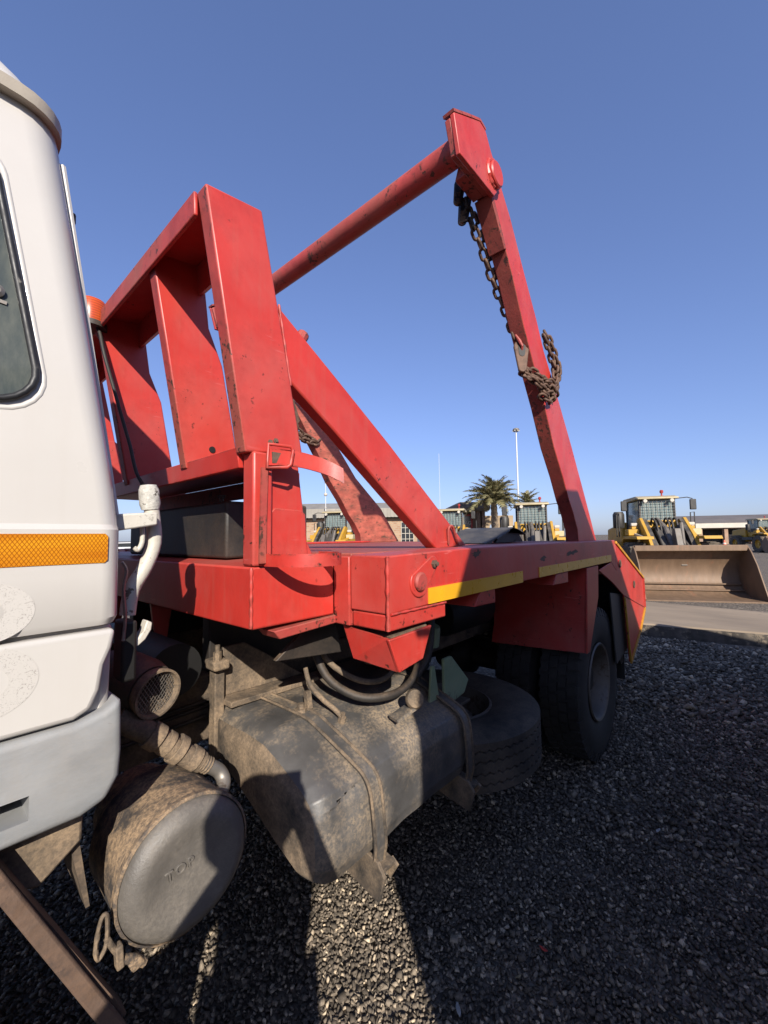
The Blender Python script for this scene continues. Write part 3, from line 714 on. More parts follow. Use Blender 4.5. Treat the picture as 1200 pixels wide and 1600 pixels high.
# beacon and its cable
bc = MB().lathe([(0, 0.0), (0.050, 0.0), (0.051, 0.02), (0.050, 0.082), (0.045, 0.090), (0, 0.092)], (0.43, 1.93, 2.440), (0, 0, 1), 28).build('beacon', 'beacon', headboard, smooth=R(50))
MB().lathe([(0, 0), (0.054, 0), (0.054, 0.02), (0, 0.02)], (0.43, 1.93, 2.419), (0, 0, 1), 24).build('beacon_base', 'black', bc)
MB().bar((0.43, 1.95, 2.45), (0.50, 1.95, 2.36), 0.03, 0.006).build('beacon_bracket', 'red_worn', headboard)
pipe('beacon_cable', 'hose', headboard, [(0.44, 1.93, 2.45), (0.452, 1.90, 2.40), (0.46, 1.86, 2.30), (0.49, 1.85, 2.18), (0.522, 1.83, 2.04), (0.540, 1.80, 1.94), (0.552, 1.76, 1.83), (0.57, 1.70, 1.74), (0.575, 1.68, 1.60)], 0.0065, 8)
# braces: near and far
for y0, y1 in ((1.012, 1.066), (my(1.066), my(1.012))):
    MB().prism([(0.68, 2.264), (0.91, 2.112), (1.192, 1.922), (1.432, 1.749), (1.75, 1.522), (1.493, 1.511), (1.182, 1.727), (0.909, 1.922), (0.719, 2.048)], 'y', y0, y1).build('brace', 'red', headboard, bevel=0.006)
MB().lathe([(0, 0), (0.02, 0), (0.02, 0.03), (0, 0.03)], (0.80, 1.06, 2.21), (0.5, 0, 0.8), 10).build('brace_lug', 'red_worn', headboard)
# loop modelled in place of a cast shadow on the brace foot
pipe('shadow_loop', 'red_worn', headboard, [(1.585, 1.008, 1.53), (1.575, 1.0, 1.60), (1.60, 0.995, 1.61), (1.635, 1.0, 1.56), (1.66, 1.006, 1.53)], 0.006, 8)
# black battery box behind the beam
bx = MB().prism([(0.70, 1.50), (0.70, 1.70), (1.05, 1.70), (1.05, 1.50)], 'y', 1.34, 2.3).build('tool_box', 'black', truck, bevel=0.01)
MB().lathe([(0, 0), (0.008, 0), (0.008, 0.02), (0.014, 0.02), (0.014, 0.03), (0, 0.03)], (0.74, 1.45, 1.70), (0, 0, 1), 12).build('tool_box_knob', 'black', bx)

# --- deck and side rails
deck = MB().box(0.90, 3.56, 0.93, my(0.93), 1.495, 1.517).build('deck', 'red_worn', truck, bevel=0.004)
def side_rail(sgn):
    Y = lambda y: y if sgn < 0 else my(y)
    def pr(poly, a, b, nm, mt, par, bev=0.0, lab=None):
        return MB().prism(poly, 'y', min(Y(a), Y(b)), max(Y(a), Y(b))).build(nm, mt, par, bevel=bev, label=lab)
    rail = pr([(0.890, 1.345), (1.19, 1.350), (1.19, 1.360), (2.0, 1.356), (3.46, 1.358), (3.60, 1.285), (3.60, 1.520), (2.2, 1.5225), (1.30, 1.521), (0.890, 1.512)], 0.770, 0.925, 'side_rail', 'red', truck, 0.005)
    pr([(0.893, 1.296), (1.188, 1.296), (1.188, 1.343), (0.893, 1.343)], 0.773, 0.92, 'rail_foot', 'red', rail, 0.005)
    pr([(0.886, 1.296), (0.955, 1.29), (0.955, 1.505), (0.886, 1.508)], 0.927, 0.998, 'rail_end_plate', 'red', rail, 0.004)
    MB().tube([(0.889, Y(0.771), z) for z in np.linspace(1.30, 1.51, 12)], [0.006 + 0.0015 * math.sin(i * 2.3) for i in range(12)], 7).build('weld_bead', 'red', rail)
    MB().tube([(x, Y(0.770), 1.3445) for x in np.linspace(0.90, 1.185, 14)], [0.004 + 0.001 * math.sin(i * 2.7) for i in range(14)], 6).build('weld_bead', 'red', rail)
    for x0, x1, za, zb in ((1.083, 1.820, 1.352, 1.402), (2.018, 3.452, 1.360, 1.409)):
        pr([(x0, za), (x1, za + 0.002), (x1, zb + 0.003), (x0, zb)], 0.7665, 0.771, 'reflective_strip', 'yellow_strip', rail)
    # pivot plate with boss and nut
    pl = [(0.985 + 0.0, 1.43)]
    pts = arc2(1.035, 1.425, 0.047, 150, 340, 12) + arc2(1.108, 1.478, 0.026, -20, 130, 8)
    pv = pr(pts, 0.764, 0.772, 'pivot_plate', 'red', rail, 0.003)
    MB().lathe([(0, 0), (0.03, 0), (0.03, 0.006), (0.024, 0.012), (0, 0.012)], (1.033, Y(0.7645), 1.427), (0, sgn, 0), 22).build('pivot_pin', 'red_worn', pv, smooth=R(40))
    simple_bolt('pivot_nut', 'rust', pv, (1.108, Y(0.7645), 1.478), (0, sgn, 0), 0.013, 0.010)
    # damage and welds on the rail face
    rs_ = random.Random(4)
    for x0, x1, z in ((2.42, 2.68, 1.462), (2.03, 2.13, 1.45), (1.36, 1.45, 1.50)):
        xm, L_ = (x0 + x1) / 2, (x1 - x0) / 2
        pg = [(xm + L_ * rs_.uniform(0.45, 1.05) * math.cos(t), z + 0.016 * rs_.uniform(0.3, 1.2) * math.sin(t) + 0.08 * (math.cos(t) * L_)) for t in np.linspace(0, 2 * math.pi, 22)[:-1]]
        pr(pg, 0.7692, 0.7705, 'scrape', 'rust', rail)
    # stub brackets under the rail
    for x0, x1 in ((1.44, 1.56), (2.28, 2.47)):
        pr([(x0, 1.355), (x0 - 0.05, 1.30), (x1, 1.295), (x1, 1.356)], 0.775, 0.93, 'stub_bracket', 'red', rail, 0.004)
    # tapered outrigger below the front of the rail
    og = pr([(0.900, 1.272), (1.112, 1.280), (1.062, 1.184), (0.945, 1.170)], 0.778, 0.79, 'outrigger', 'red', rail, 0.003)
    q = [(0.905, 0.79, 1.272), (0.905, 0.975, 1.29), (0.915, 0.94, 1.19), (0.945, 0.79, 1.170), (0.915, 0.79, 1.272), (0.915, 0.975, 1.29), (0.925, 0.94, 1.19), (0.955, 0.79, 1.170)]
    MB().add([(x, Y(y), z) for x, y, z in q], [(0, 1, 2, 3), (7, 6, 5, 4), (0, 4, 5, 1), (1, 5, 6, 2), (2, 6, 7, 3), (3, 7, 4, 0)]).build('outrigger_web', 'red', og)
    pr([(0.92, 1.275), (1.10, 1.282), (1.05, 1.19), (0.955, 1.175)], 0.79, 0.95, 'outrigger_core', 'chassis', og)
    # mudguard ahead of and over the rear tyres
    mg = pr([(2.85, 1.352), (3.115, 1.352), (3.085, 1.14), (2.835, 0.825), (2.775, 0.825)], 0.775, 0.787, 'mudguard', 'red', truck, 0.004)
    q = [(2.85, 0.787, 1.352), (2.85, 1.42, 1.352), (2.82, 1.42, 0.93), (2.775, 1.42, 0.80), (2.775, 0.787, 0.826), (2.825, 0.787, 0.95)]
    q2 = [(x + 0.008, y, z) for x, y, z in q]
    MB().add([(x, Y(y), z) for x, y, z in q + q2], [(0, 1, 2, 5), (5, 2, 3, 4), (6, 11, 8, 7), (11, 10, 9, 8), (0, 6, 7, 1), (1, 7, 8, 2), (2, 8, 9, 3), (3, 9, 10, 4), (4, 10, 11, 5), (5, 11, 6, 0)]).build('mudguard_front', 'red', mg)
    # rear guard panel with yellow edges and the rubber flap inside it
    rg = pr([(3.606, 1.497), (4.648, 1.142), (4.668, 0.852), (4.40, 0.69), (3.94, 0.508), (3.88, 0.80), (3.824, 1.066), (3.48, 1.20), (3.11, 1.318), (3.46, 1.356), (3.603, 1.284)], 0.770, 0.782, 'rear_guard', 'red', truck, 0.003)
    for a, b, w in (((3.606, 1.503), (4.655, 1.146), 0.022), ((4.40, 0.688), (3.95, 0.505), 0.03), ((3.825, 1.05), (3.945, 0.50), 0.022), ((4.67, 0.85), (4.40, 0.682), 0.03)):
        MB().bar((a[0], Y(0.766), a[1]), (b[0], Y(0.766), b[1]), 0.014, w).build('yellow_edge', 'yellow_edge', rg, bevel=0.003)
    MB().bar((4.658, Y(0.772), 1.14), (4.67, Y(0.772), 0.86), 0.03, 0.012).build('rear_edge', 'red', rg)
    MB().bar((3.83, Y(0.769), 1.065), (4.665, Y(0.769), 0.86), 0.01, 0.006).build('fold_line', 'red_worn', rg)
    for x, z in ((3.72, 1.33), (4.22, 1.12)):
        MB().lathe([(0.026, 0), (0.034, 0.004), (0.026, 0.008), (0.018, 0.004)], (x, Y(0.7685), z), (0, sgn, 0), 18, True).build('guard_ring', 'rust', rg)
    pr([(3.52, 1.12), (3.95, 1.06), (4.02, 0.60), (3.62, 0.56)], 0.80, 0.812, 'flap', 'plastic', rg, 0.003)
    pr([(3.75, 0.60), (3.98, 0.57), (3.98, 0.50), (3.86, 0.50)], 0.82, 1.3, 'flap_bar', 'black', rg)
    return rail
side_rail(-1); side_rail(1)
MB().box(3.575, 3.60, 0.93, my(0.93), 1.30, 1.515).build('deck_rear_beam', 'red_worn', truck, bevel=0.004)
MB().prism([(3.60, 1.46), (4.63, 1.12), (4.63, 1.09), (3.60, 1.43)], 'y', 0.79, my(0.79)).build('rear_slope', 'red_worn', truck)
MB().prism([(2.05, 1.518), (2.95, 1.518), (3.0, 1.535), (2.0, 1.535)], 'y', 2.80, 2.95).build('deck_ledge', 'red', truck, bevel=0.004)

# --- lifting arms
arm_front = [(1.884, 3.306), (2.012, 3.113), (2.084, 3.014), (2.231, 2.76), (2.384, 2.542), (2.510, 2.364), (2.652, 2.125), (2.80, 1.95), (2.903, 1.80), (2.986, 1.712), (3.065, 1.60), (3.075, 1.517)]
arm_rear = [(3.535, 1.517), (3.277, 1.853), (3.006, 2.19), (2.710, 2.53), (2.536, 2.711), (2.436, 2.868), (2.255, 3.10), (2.099, 3.316), (1.95, 3.47), (1.86, 3.44)]
for sgn, mt in ((-1, 'red'), (1, 'red_scratched')):
    Y = (lambda y: y) if sgn < 0 else my
    def pr(poly, a, b, nm, mt_, par, bev=0.0, front=None):
        return MB().prism(poly, 'y', min(Y(a), Y(b)), max(Y(a), Y(b))).build(nm, mt_, par, bevel=bev, front=front)
    arm = pr(arm_front + (arm_rear if sgn < 0 else [(3.70, 1.517), (3.40, 1.88)] + arm_rear[2:]), 0.885, 0.972, 'lifting_arm', mt, truck, 0.005, 'red_rusted')
    pr([(1.855, 3.30), (2.005, 3.085), (2.03, 3.10), (1.90, 3.30)], 0.883, 0.974, 'arm_sleeve', 'red_rusted', arm, 0.003)
    # head plate
    hp = pr([(1.480, 3.418), (1.726, 3.570), (1.779, 3.566), (1.842, 3.488), (1.955, 3.39), (1.856, 3.272), (1.523, 3.258)], 0.862, 0.884, 'head_plate', 'red', arm, 0.004)
    pr([(1.482, 3.408), (1.724, 3.560), (1.771, 3.558), (1.83, 3.48), (1.93, 3.385), (1.842, 3.285), (1.527, 3.268)], 0.884, 0.912, 'head_core', 'red_worn', arm, 0.004)
    pr([(1.70, 3.40), (1.80, 3.47), (1.92, 3.385), (1.838, 3.288), (1.66, 3.285)], 0.912, 0.972, 'head_block', 'red_worn', arm, 0.004)
    MB().ribbon([(1.476, Y(0.888), 3.424), (1.60, Y(0.888), 3.502), (1.726, Y(0.888), 3.578), (1.782, Y(0.888), 3.572)], (0, 0.055, 0), 0.012).build('head_cap', 'red_worn', hp)
    MB().lathe([(0, 0), (0.062, 0), (0.062, 0.018), (0.056, 0.024), (0, 0.024)], (1.862, Y(0.864), 3.385), (0, sgn, 0), 28).build('tube_boss', 'red', hp, smooth=R(40))
    MB().tube([(1.862 + 0.068 * math.cos(t), Y(0.862), 3.385 + 0.068 * math.sin(t)) for t in np.linspace(0.5, 4.6, 22)], [0.010 + 0.003 * math.sin(i * 2.1) for i in range(22)], 7).build('weld_bead', 'red', hp)
    # hook lug on the arm
    MB().prism([(2.20, 2.86), (2.215, 2.86), (2.30, 2.70), (2.27, 2.70)], 'y', min(Y(0.94), Y(0.95)), max(Y(0.94), Y(0.95))).build('chain_lug', 'rust', arm)
cross = MB().tube([(1.650, 0.912, 3.415), (1.650, my(0.912), 3.415)], 0.060, 24).build('cross_tube', 'red_worn', truck, smooth=R(50))

# --- chassis and running gear
for y0, y1 in ((1.55, 1.62), (2.38, 2.45)):
    cr = MB().box(-1.5, 4.2, y0, y1, 0.82, 1.06).build('chassis_rail', 'chassis', truck, bevel=0.008)
    MB().box(0.75, 3.9, y0 + 0.005, y1 - 0.005, 1.062, 1.30).build('subframe_rail', 'black', truck, bevel=0.006)
for x in (0.2, 1.3, 2.3, 3.2, 4.1):
    MB().box(x, x + 0.09, 1.62, 2.38, 0.85, 1.03).build('cross_member', 'chassis', truck)
for x in (1.0, 1.7, 2.4):
    MB().box(x, x + 0.07, 0.93, my(0.93), 1.32, 1.40).build('deck_bearer', 'black', truck)
MB().box(-0.9, 0.30, 1.62, 2.38, 0.65, 1.30).build('engine', 'dark', truck, bevel=0.03)
fr = MB().prism([(0.77, 1.165), (0.86, 1.165), (1.02, 1.06), (1.14, 0.975), (0.77, 0.985)], 'y', 1.487, 1.50).build('frame_plate', 'dusty', truck, bevel=0.004)
MB().bar((0.76, 1.45, 0.975), (1.16, 1.45, 0.965), 0.09, 0.02).build('frame_angle', 'dusty', fr, bevel=0.003)
MB().prism([(0.77, 0.96), (1.1, 0.955), (0.95, 0.80), (0.79, 0.78)], 'y', 1.487, 1.50).build('frame_lower_plate', 'dusty', fr)
MB().box(0.725, 0.762, 1.455, 1.50, 0.78, 1.12).build('frame_strut', 'dusty', truck, bevel=0.004)
sb = MB().box(0.705, 0.765, 1.42, 1.50, 1.10, 1.135).build('strut_cap', 'dusty', truck, bevel=0.008)
simple_bolt('bolt', 'dusty', sb, (0.725, 1.44, 1.135), (0, 0, 1), 0.014, 0.03)
MB().box(0.8, 2.5, 2.55, 3.1, 0.42, 1.05).build('far_shade_box', 'black', truck, bevel=0.01)  # box added to hide sunlit ground seen beneath the chassis
MB().box(2.62, 2.66, 2.5, 3.2, 0.5, 1.3).build('far_shade_plate', 'black', truck)  # plate added with the box to keep the underside dark
MB().tube([(3.27, 0.9, 0.52), (3.27, my(0.9), 0.52)], 0.08, 14).build('rear_axle', 'dark', truck)
MB().lathe([(0, -0.2), (0.14, -0.16), (0.2, 0), (0.14, 0.16), (0, 0.2)], (3.27, YC, 0.52), (0, 1, 0), 18).build('differential', 'dark', truck, smooth=R(60))
MB().tube([(0.3, YC, 0.85), (3.1, YC, 0.60)], 0.05, 12).build('drive_shaft', 'dark', truck)
for y in (1.58, 2.42):
    for i in range(5):
        L = 0.62 - i * 0.1
        MB().ribbon([(3.27 - L, y, 0.80 - i * 0.018 + 0.06), (3.27, y, 0.72 - i * 0.018), (3.27 + L, y, 0.80 - i * 0.018 + 0.06)], (0, 0.07, 0), 0.014).build('leaf_spring', 'chassis', truck)
MB().lathe([(0, 0), (0.11, 0.015), (0.13, 0.05), (0.13, 0.5), (0.11, 0.535), (0, 0.55)], (2.05, 1.40, 1.10), (1, 0, 0), 22).build('air_reservoir', 'dark', truck, smooth=R(40))
MB().lathe([(0, 0), (0.09, 0.0), (0.09, 0.05), (0.075, 0.06), (0.075, 0.1), (0.09, 0.11), (0.09, 0.2), (0, 0.2)], (1.72, 1.25, 1.19), (0, 1, 0), 20).build('pump_body', 'chassis', truck, smooth=R(40))

def tyre_mesh(parent, cx, cy, cz, Ro, Ri, w, axis, mt, outward, lugs=44, zig=False):
    """axis 'y' for a road wheel, 'z' for the flat spare; outward = +1/-1 side of the visible face"""
    A = Vector((0, 1, 0)) if axis == 'y' else Vector((0, 0, 1))
    h = w / 2
    prof = [(Ri, -h * 0.72), (Ri + 0.02, -h * 0.82), (Ri + 0.07, -h * 0.95), (Ri + (Ro - Ri) * 0.55, -h), (Ro - 0.045, -h * 0.96), (Ro - 0.012, -h * 0.86), (Ro - 0.012, h * 0.86), (Ro - 0.045, h * 0.96), (Ri + (Ro - Ri) * 0.55, h), (Ri + 0.07, h * 0.95), (Ri + 0.02, h * 0.82), (Ri, h * 0.72)]
    if zig:
        ins = []
        for gpos in (-0.55, -0.2, 0.2, 0.55):
            ins += [(Ro, h * (gpos - 0.035)), (Ro - 0.012, h * (gpos - 0.025)), (Ro - 0.012, h * (gpos + 0.025)), (Ro, h * (gpos + 0.035))]
        prof = prof[:6] + [(Ro, -h * 0.82)] + ins + [(Ro, h * 0.82)] + prof[6:]
        mb = MB().lathe(prof, (cx, cy, cz), A, 288, True)
        d, s, u = frame_from(A); org = Vector((cx, cy, cz)); k_ = len(prof)
        for j in range(288):
            for i in range(7, 7 + 16):
                v = Vector(mb.v[j * k_ + i]); mb.v[j * k_ + i] = tuple(v + d * (0.004 if (j // 2) % 2 else -0.004))
        o = mb.build('tyre', mt, parent, smooth=R(35))
    else:
        o = MB().lathe(prof, (cx, cy, cz), A, 64, True).build('tyre', mt, parent, smooth=R(35))
        mb = MB(); d, s, u = frame_from(A); org = Vector((cx, cy, cz))
        for k_ in range(lugs):
            for row in range(4):
                t = 2 * math.pi * (k_ + (0.5 if row % 2 else 0)) / lugs
                c0 = (-0.80, -0.38, 0.04, 0.46)[row] * h; c1 = c0 + 0.36 * h
                dt = 2 * math.pi / lugs * 0.36
                sk = 0.3 * dt
                e = lambda tt, rr, hh: org + d * hh + (s * math.cos(tt) + u * math.sin(tt)) * rr
                lo = Ro - 0.02 - (0.004 if row in (0, 3) else 0)
                vs_ = [e(t - dt, lo, c0), e(t + dt, lo, c0), e(t + dt + sk, lo, c1), e(t - dt + sk, lo, c1), e(t - dt, Ro, c0), e(t + dt, Ro, c0), e(t + dt + sk, Ro, c1), e(t - dt + sk, Ro, c1)]
                mb.add(vs_, [(0, 3, 2, 1), (4, 5, 6, 7), (0, 1, 5, 4), (1, 2, 6, 5), (2, 3, 7, 6), (3, 0, 4, 7)])
            for sd_ in (-1, 1):      # shoulder lugs
                t = 2 * math.pi * k_ / lugs; dt = 2 * math.pi / lugs * 0.3
                e = lambda tt, rr, hh: org + d * hh + (s * math.cos(tt) + u * math.sin(tt)) * rr
                vs_ = [e(t - dt, Ro - 0.06, sd_ * h * 0.94), e(t + dt, Ro - 0.06, sd_ * h * 0.94), e(t + dt, Ro - 0.003, sd_ * h * 0.8), e(t - dt, Ro - 0.003, sd_ * h * 0.8), e(t - dt, Ro - 0.06, sd_ * h * 0.99), e(t + dt, Ro - 0.06, sd_ * h * 0.99), e(t + dt, Ro - 0.004, sd_ * h * 0.90), e(t - dt, Ro - 0.004, sd_ * h * 0.90)]
                mb.add(vs_, [(0, 3, 2, 1), (4, 5, 6, 7), (0, 1, 5, 4), (1, 2, 6, 5), (2, 3, 7, 6), (3, 0, 4, 7)])
        tr = mb.build('tread', mt, parent, smooth=0); tr['kind'] = 'stuff'
    return o
def wheel(cx, y_out, sgn, R_=0.52, name='wheel'):
    w = 0.27; cy = y_out - sgn * w / 2; cz = R_ - 0.004
    e = bpy.data.objects.new(name, None); COL.objects.link(e); e.parent = truck
    WLOC[e] = Vector((cx, cy, cz)); e.location = WLOC[e] - WLOC[truck]
    tyre_mesh(e, cx, cy, cz, R_, 0.255, w, 'y', 'tyre', sgn)
    prof = [(0.255, 0.10), (0.268, 0.118), (0.262, 0.128), (0.248, 0.122), (0.236, 0.095), (0.228, 0.02), (0.215, -0.04), (0.16, -0.06), (0.135, -0.02), (0.13, 0.02), (0.0, 0.03)]
    MB().lathe(prof, (cx, cy, cz), (0, sgn, 0), 48).build('rim', 'rim', e, smooth=R(35))
    for k_ in range(8):
        t = 2 * math.pi * k_ / 8
        simple_bolt('wheel_nut', 'rim', e, (cx + 0.165 * math.cos(t), cy - sgn * 0.05, cz + 0.165 * math.sin(t)), (0, sgn, 0), 0.018, 0.02)
    return e
wheel(3.27, 0.825, -1); wheel(3.27, 1.135, -1)
wheel(3.27, my(0.825), 1); wheel(3.27, my(1.135), 1)
wheel(-0.62, 1.02, -1); wheel(-0.62, my(1.02), 1)
MB().box(0.02, 0.035, 1.0, 1.36, 0.2, 0.93).build('front_shade_flap', 'rubber', truck)  # unseen flap added to block sun from the ground behind
MB().box(3.93, 3.945, 0.815, my(0.815), 0.36, 1.22).build('rear_shade_flap', 'rubber', truck)  # full-width sheet added to cover bright ground behind the axle

# spare wheel lying flat behind the tank
sw = bpy.data.objects.new('spare_wheel', None); COL.objects.link(sw); sw.parent = truck
SX, SY, SZ = 1.93, 1.29, 0.575
WLOC[sw] = Vector((SX, SY, SZ)); sw.location = WLOC[sw] - WLOC[truck]
tyre_mesh(sw, SX, SY, SZ, 0.50, 0.255, 0.25, 'z', 'dusty_tyre', 1, zig=True)
rimo = MB().lathe([(0.255, -0.09), (0.262, 0.10), (0.25, 0.105), (0.238, 0.08), (0.23, 0.0), (0.215, -0.03), (0.15, 0.03), (0.12, 0.035), (0.11, -0.02), (0, -0.02)], (SX, SY, SZ), (0, 0, 1), 40).build('spare_rim', 'rim', sw, smooth=R(35))
for k_ in range(6):
    t = 2 * math.pi * k_ / 6 - 0.95
    MB().lathe([(0, 0), (0.034, 0), (0.034, 0.012), (0, 0.012)], (SX + 0.185 * math.cos(t), SY + 0.185 * math.sin(t), SZ + 0.0), (0.55 * math.cos(t), 0.55 * math.sin(t), 1), 18).build('rim_hole_shade', 'dark', rimo)  # dark discs stand in for the shaded hand holes
# carrier holding the spare
MB().prism([(1.50, 1.045), (1.56, 1.045), (1.70, 0.91), (1.66, 0.86), (1.50, 0.84)], 'y', 0.99, 1.005).build('spare_carrier', 'green', truck, bevel=0.004)
MB().prism([(1.425, 1.03), (1.445, 1.03), (1.475, 0.88), (1.46, 0.84), (1.40, 0.86)], 'y', 1.0, 1.012).build('spare_carrier_web', 'green', truck, bevel=0.003)
MB().box(1.60, 1.90, 1.10, 1.36, 0.725, 0.74).build('spare_clamp_plate', 'dusty_tyre', truck, bevel=0.004)
MB().lathe([(0, 0), (0.05, 0.0), (0.04, 0.07), (0.035, 0.09), (0, 0.09)], (1.63, 1.16, 1.06), (0, -0.3, 1), 14).build('carrier_winch', 'green', truck)
pipe('lever_rod', 'mint', truck, [(1.78, 1.3, 1.22), (1.785, 1.3, 1.10), (1.80, 1.3, 1.05), (1.85, 1.3, 1.055), (1.90, 1.3, 1.07)], 0.009, 8)
MB().bar((1.70, 1.25, 1.17), (1.72, 1.25, 1.08), 0.03, 0.012).build('lever_plate', 'mint', truck)

# --- fuel tank
def tank_sec(inset, k):
    base = [(1.52, 0.955), (1.30, 0.958), (1.17, 0.952), (1.10, 0.93), (0.955, 0.872), (0.915, 0.845), (0.893, 0.80), (0.888, 0.73), (0.888, 0.66), (0.90, 0.622), (0.93, 0.615), (1.08, 0.668), (1.32, 0.765), (1.52, 0.84)]
    c = (1.12, 0.735)
    return [(c[0] + (y - c[0]) * (1 - inset), c[1] + (z - c[1]) * (1 - inset * 1.1)) for y, z in base]
def dent(x, y, z):
    d = 0.0
    for dx, dz, s, a in ((0.83, 0.765, 0.05, 0.010), (0.86, 0.72, 0.07, -0.006), (1.22, 0.74, 0.10, 0.014), (1.12, 0.66, 0.05, 0.008), (1.35, 0.68, 0.08, 0.008)):
        d += a * math.exp(-((x - dx) ** 2 + (z - dz) ** 2) / (2 * s * s))
    zc = 0.815 + 0.20 * (x - 0.80) - 1.6 * (x - 0.85) ** 2          # creased dent with a sharp upper lip
    w_ = max(0.0, 1 - abs(x - 0.845) / 0.075)
    if z < zc: d += 0.016 * w_ * math.exp(-(zc - z) / 0.035)
    else: d -= 0.004 * w_ * math.exp(-(z - zc) / 0.012)
    return d
xs = [0.725, 0.730, 0.742, 0.762, 0.785, 0.81] + list(np.linspace(0.83, 1.46, 54)) + [1.49, 1.51, 1.52]
ins = [0.27, 0.215, 0.13, 0.060, 0.018, 0.0] + [0] * 54 + [0.02, 0.06, 0.12]
def densify(sec, k=4):
    out = []
    for i in range(len(sec)):
        a, b = sec[i], sec[(i + 1) % len(sec)]
        out += [(a[0] + (b[0] - a[0]) * j / k, a[1] + (b[1] - a[1]) * j / k) for j in range(k)]
    return out
vs_ = []; secn = None
for x, i_ in zip(xs, ins):
    s_ = densify(tank_sec(i_, 0), 9); secn = len(s_)
    for y, z in s_:
        f_ = max(0.0, min(1.0, (1.0 - y) / 0.1))
        nzv = mnoise.noise(Vector((x * 7, y * 7, z * 7))) * 0.003
        vs_.append((x, y + dent(x, y, z) * f_ + nzv, z + nzv))
fs = []
for i in range(len(xs) - 1):
    for j in range(secn):
        j2 = (j + 1) % secn
        fs.append((i * secn + j, i * secn + j2, (i + 1) * secn + j2, (i + 1) * secn + j))
seam_pts = vs_[:secn]
fs += [tuple(range(secn)), tuple(range(len(xs) * secn - 1, (len(xs) - 1) * secn - 1, -1))]
tank = MB().add(vs_, fs).build('fuel_tank', 'tank', truck, smooth=R(44), front='dusty')
MB().tube([(x + 0.006, y, z) for x, y, z in vs_[secn * 2:secn * 3:3]], 0.0035, 6, True).build('end_seam', 'dusty', tank, smooth=R(60))
def strap(x0, x1, top_y):
    off = 0.007
    path = [(top_y, 0.958 + off), (1.17, 0.952 + off), (1.10, 0.93 + off), (0.955 - off * 0.3, 0.872 + off), (0.91 - off, 0.842 + off), (0.890 - off, 0.80), (0.884 - off, 0.70), (0.886 - off, 0.63), (0.893, 0.585), (0.90, 0.55), (0.897, 0.52)]
    n_ = len(path)
    pts = [Vector((x0 + (x1 - x0) * i / (n_ - 1), y, z)) for i, (y, z) in enumerate(path)]
    st = MB().ribbon(spline(pts, 3), (0.052, 0, 0), 0.005).build('tank_strap', 'tank', truck, smooth=R(40))
    for s in (-0.023, 0.023):
        MB().tube([p + Vector((s, -0.003, 0.003)) for p in spline(pts, 3)], 0.0055, 6).build('strap_rib', 'dusty', st, smooth=R(60))
    return st
strap(0.905, 0.985, 1.42); strap(1.465, 1.515, 1.40)
for x in (0.985, 1.515):
    tb = MB().prism([(0.872, 0.60), (0.845, 0.565), (0.868, 0.486), (0.97, 0.503), (1.6, 0.64), (1.6, 0.74)], 'x', x - 0.045, x - 0.032).build('tank_bracket', 'dusty', truck, bevel=0.003)
    MB().prism([(0.87, 0.565), (0.87, 0.553), (1.6, 0.715), (1.6, 0.73)], 'x', x - 0.032, x + 0.035).build('bracket_flange', 'dusty', tb, bevel=0.002)
    MB().bar((x + 0.035, 0.872, 0.56), (x + 0.035, 0.90, 0.515), 0.012, 0.03).build('bracket_lip', 'dusty', tb)
simple_bolt('tank_union', 'dusty', tank, (0.91, 1.20, 0.953), (0, 0, 1), 0.022, 0.02)
simple_bolt('tank_union', 'dusty', tank, (1.0, 1.09, 0.925), (0, -0.3, 1), 0.014, 0.02)
pipe('fuel_pipe', 'dusty', truck, [(1.0, 1.09, 0.945), (0.985, 1.11, 0.97), (0.965, 1.15, 1.0), (0.95, 1.20, 1.045), (0.945, 1.22, 1.10)], 0.009, 8)
MB().bar((0.945, 1.2, 0.96), (0.945, 1.21, 1.02), 0.02, 0.02).build('union_post', 'dusty', tank)
cap = MB().lathe([(0, 0), (0.034, 0), (0.036, 0.010), (0.030, 0.022), (0, 0.024)], (1.24, 0.955, 0.965), (-0.45, -0.65, 0.35), 20).build('filler_cap', 'dusty', tank, smooth=R(40))
MB().bar((1.15, 0.98, 0.915), (1.25, 0.955, 0.945), 0.05, 0.012).build('filler_neck', 'tank', tank)
# hoses
pipe('hydraulic_hose', 'hose', truck, [(1.0, 1.25, 1.18), (1.01, 1.18, 1.06), (1.06, 1.08, 1.0), (1.15, 1.02, 0.985), (1.27, 1.02, 0.985), (1.40, 1.06, 1.02), (1.48, 1.12, 1.12), (1.50, 1.18, 1.26)], 0.015, 10)
pipe('hydraulic_hose', 'dusty', truck, [(1.02, 1.30, 1.22), (1.05, 1.22, 1.10), (1.12, 1.12, 1.03), (1.22, 1.08, 1.02), (1.34, 1.12, 1.06), (1.42, 1.2, 1.2)], 0.011, 10)
pipe('hydraulic_hose', 'hose', truck, [(1.56, 1.10, 1.30), (1.53, 1.08, 1.15), (1.47, 1.06, 1.05), (1.37, 1.05, 0.99)], 0.02, 10)
MB().prism([(0.86, 1.27), (0.98, 1.28), (1.02, 1.16), (0.74, 1.19), (0.82, 1.245)], 'y', 1.10, 1.12).build('splash_plate', 'black', truck, bevel=0.003)

for dy, dz in ((0.0, 0.0), (0.012, 0.03), (0.0, 0.055)):
    pipe('air_line', 'rubber', truck, [(0.3, 1.535 + dy, 0.90 + dz), (0.9, 1.53 + dy, 0.92 + dz), (1.5, 1.535 + dy, 0.90 + dz), (2.2, 1.53 + dy, 0.93 + dz), (3.0, 1.535 + dy, 0.90 + dz)], 0.007, 6)
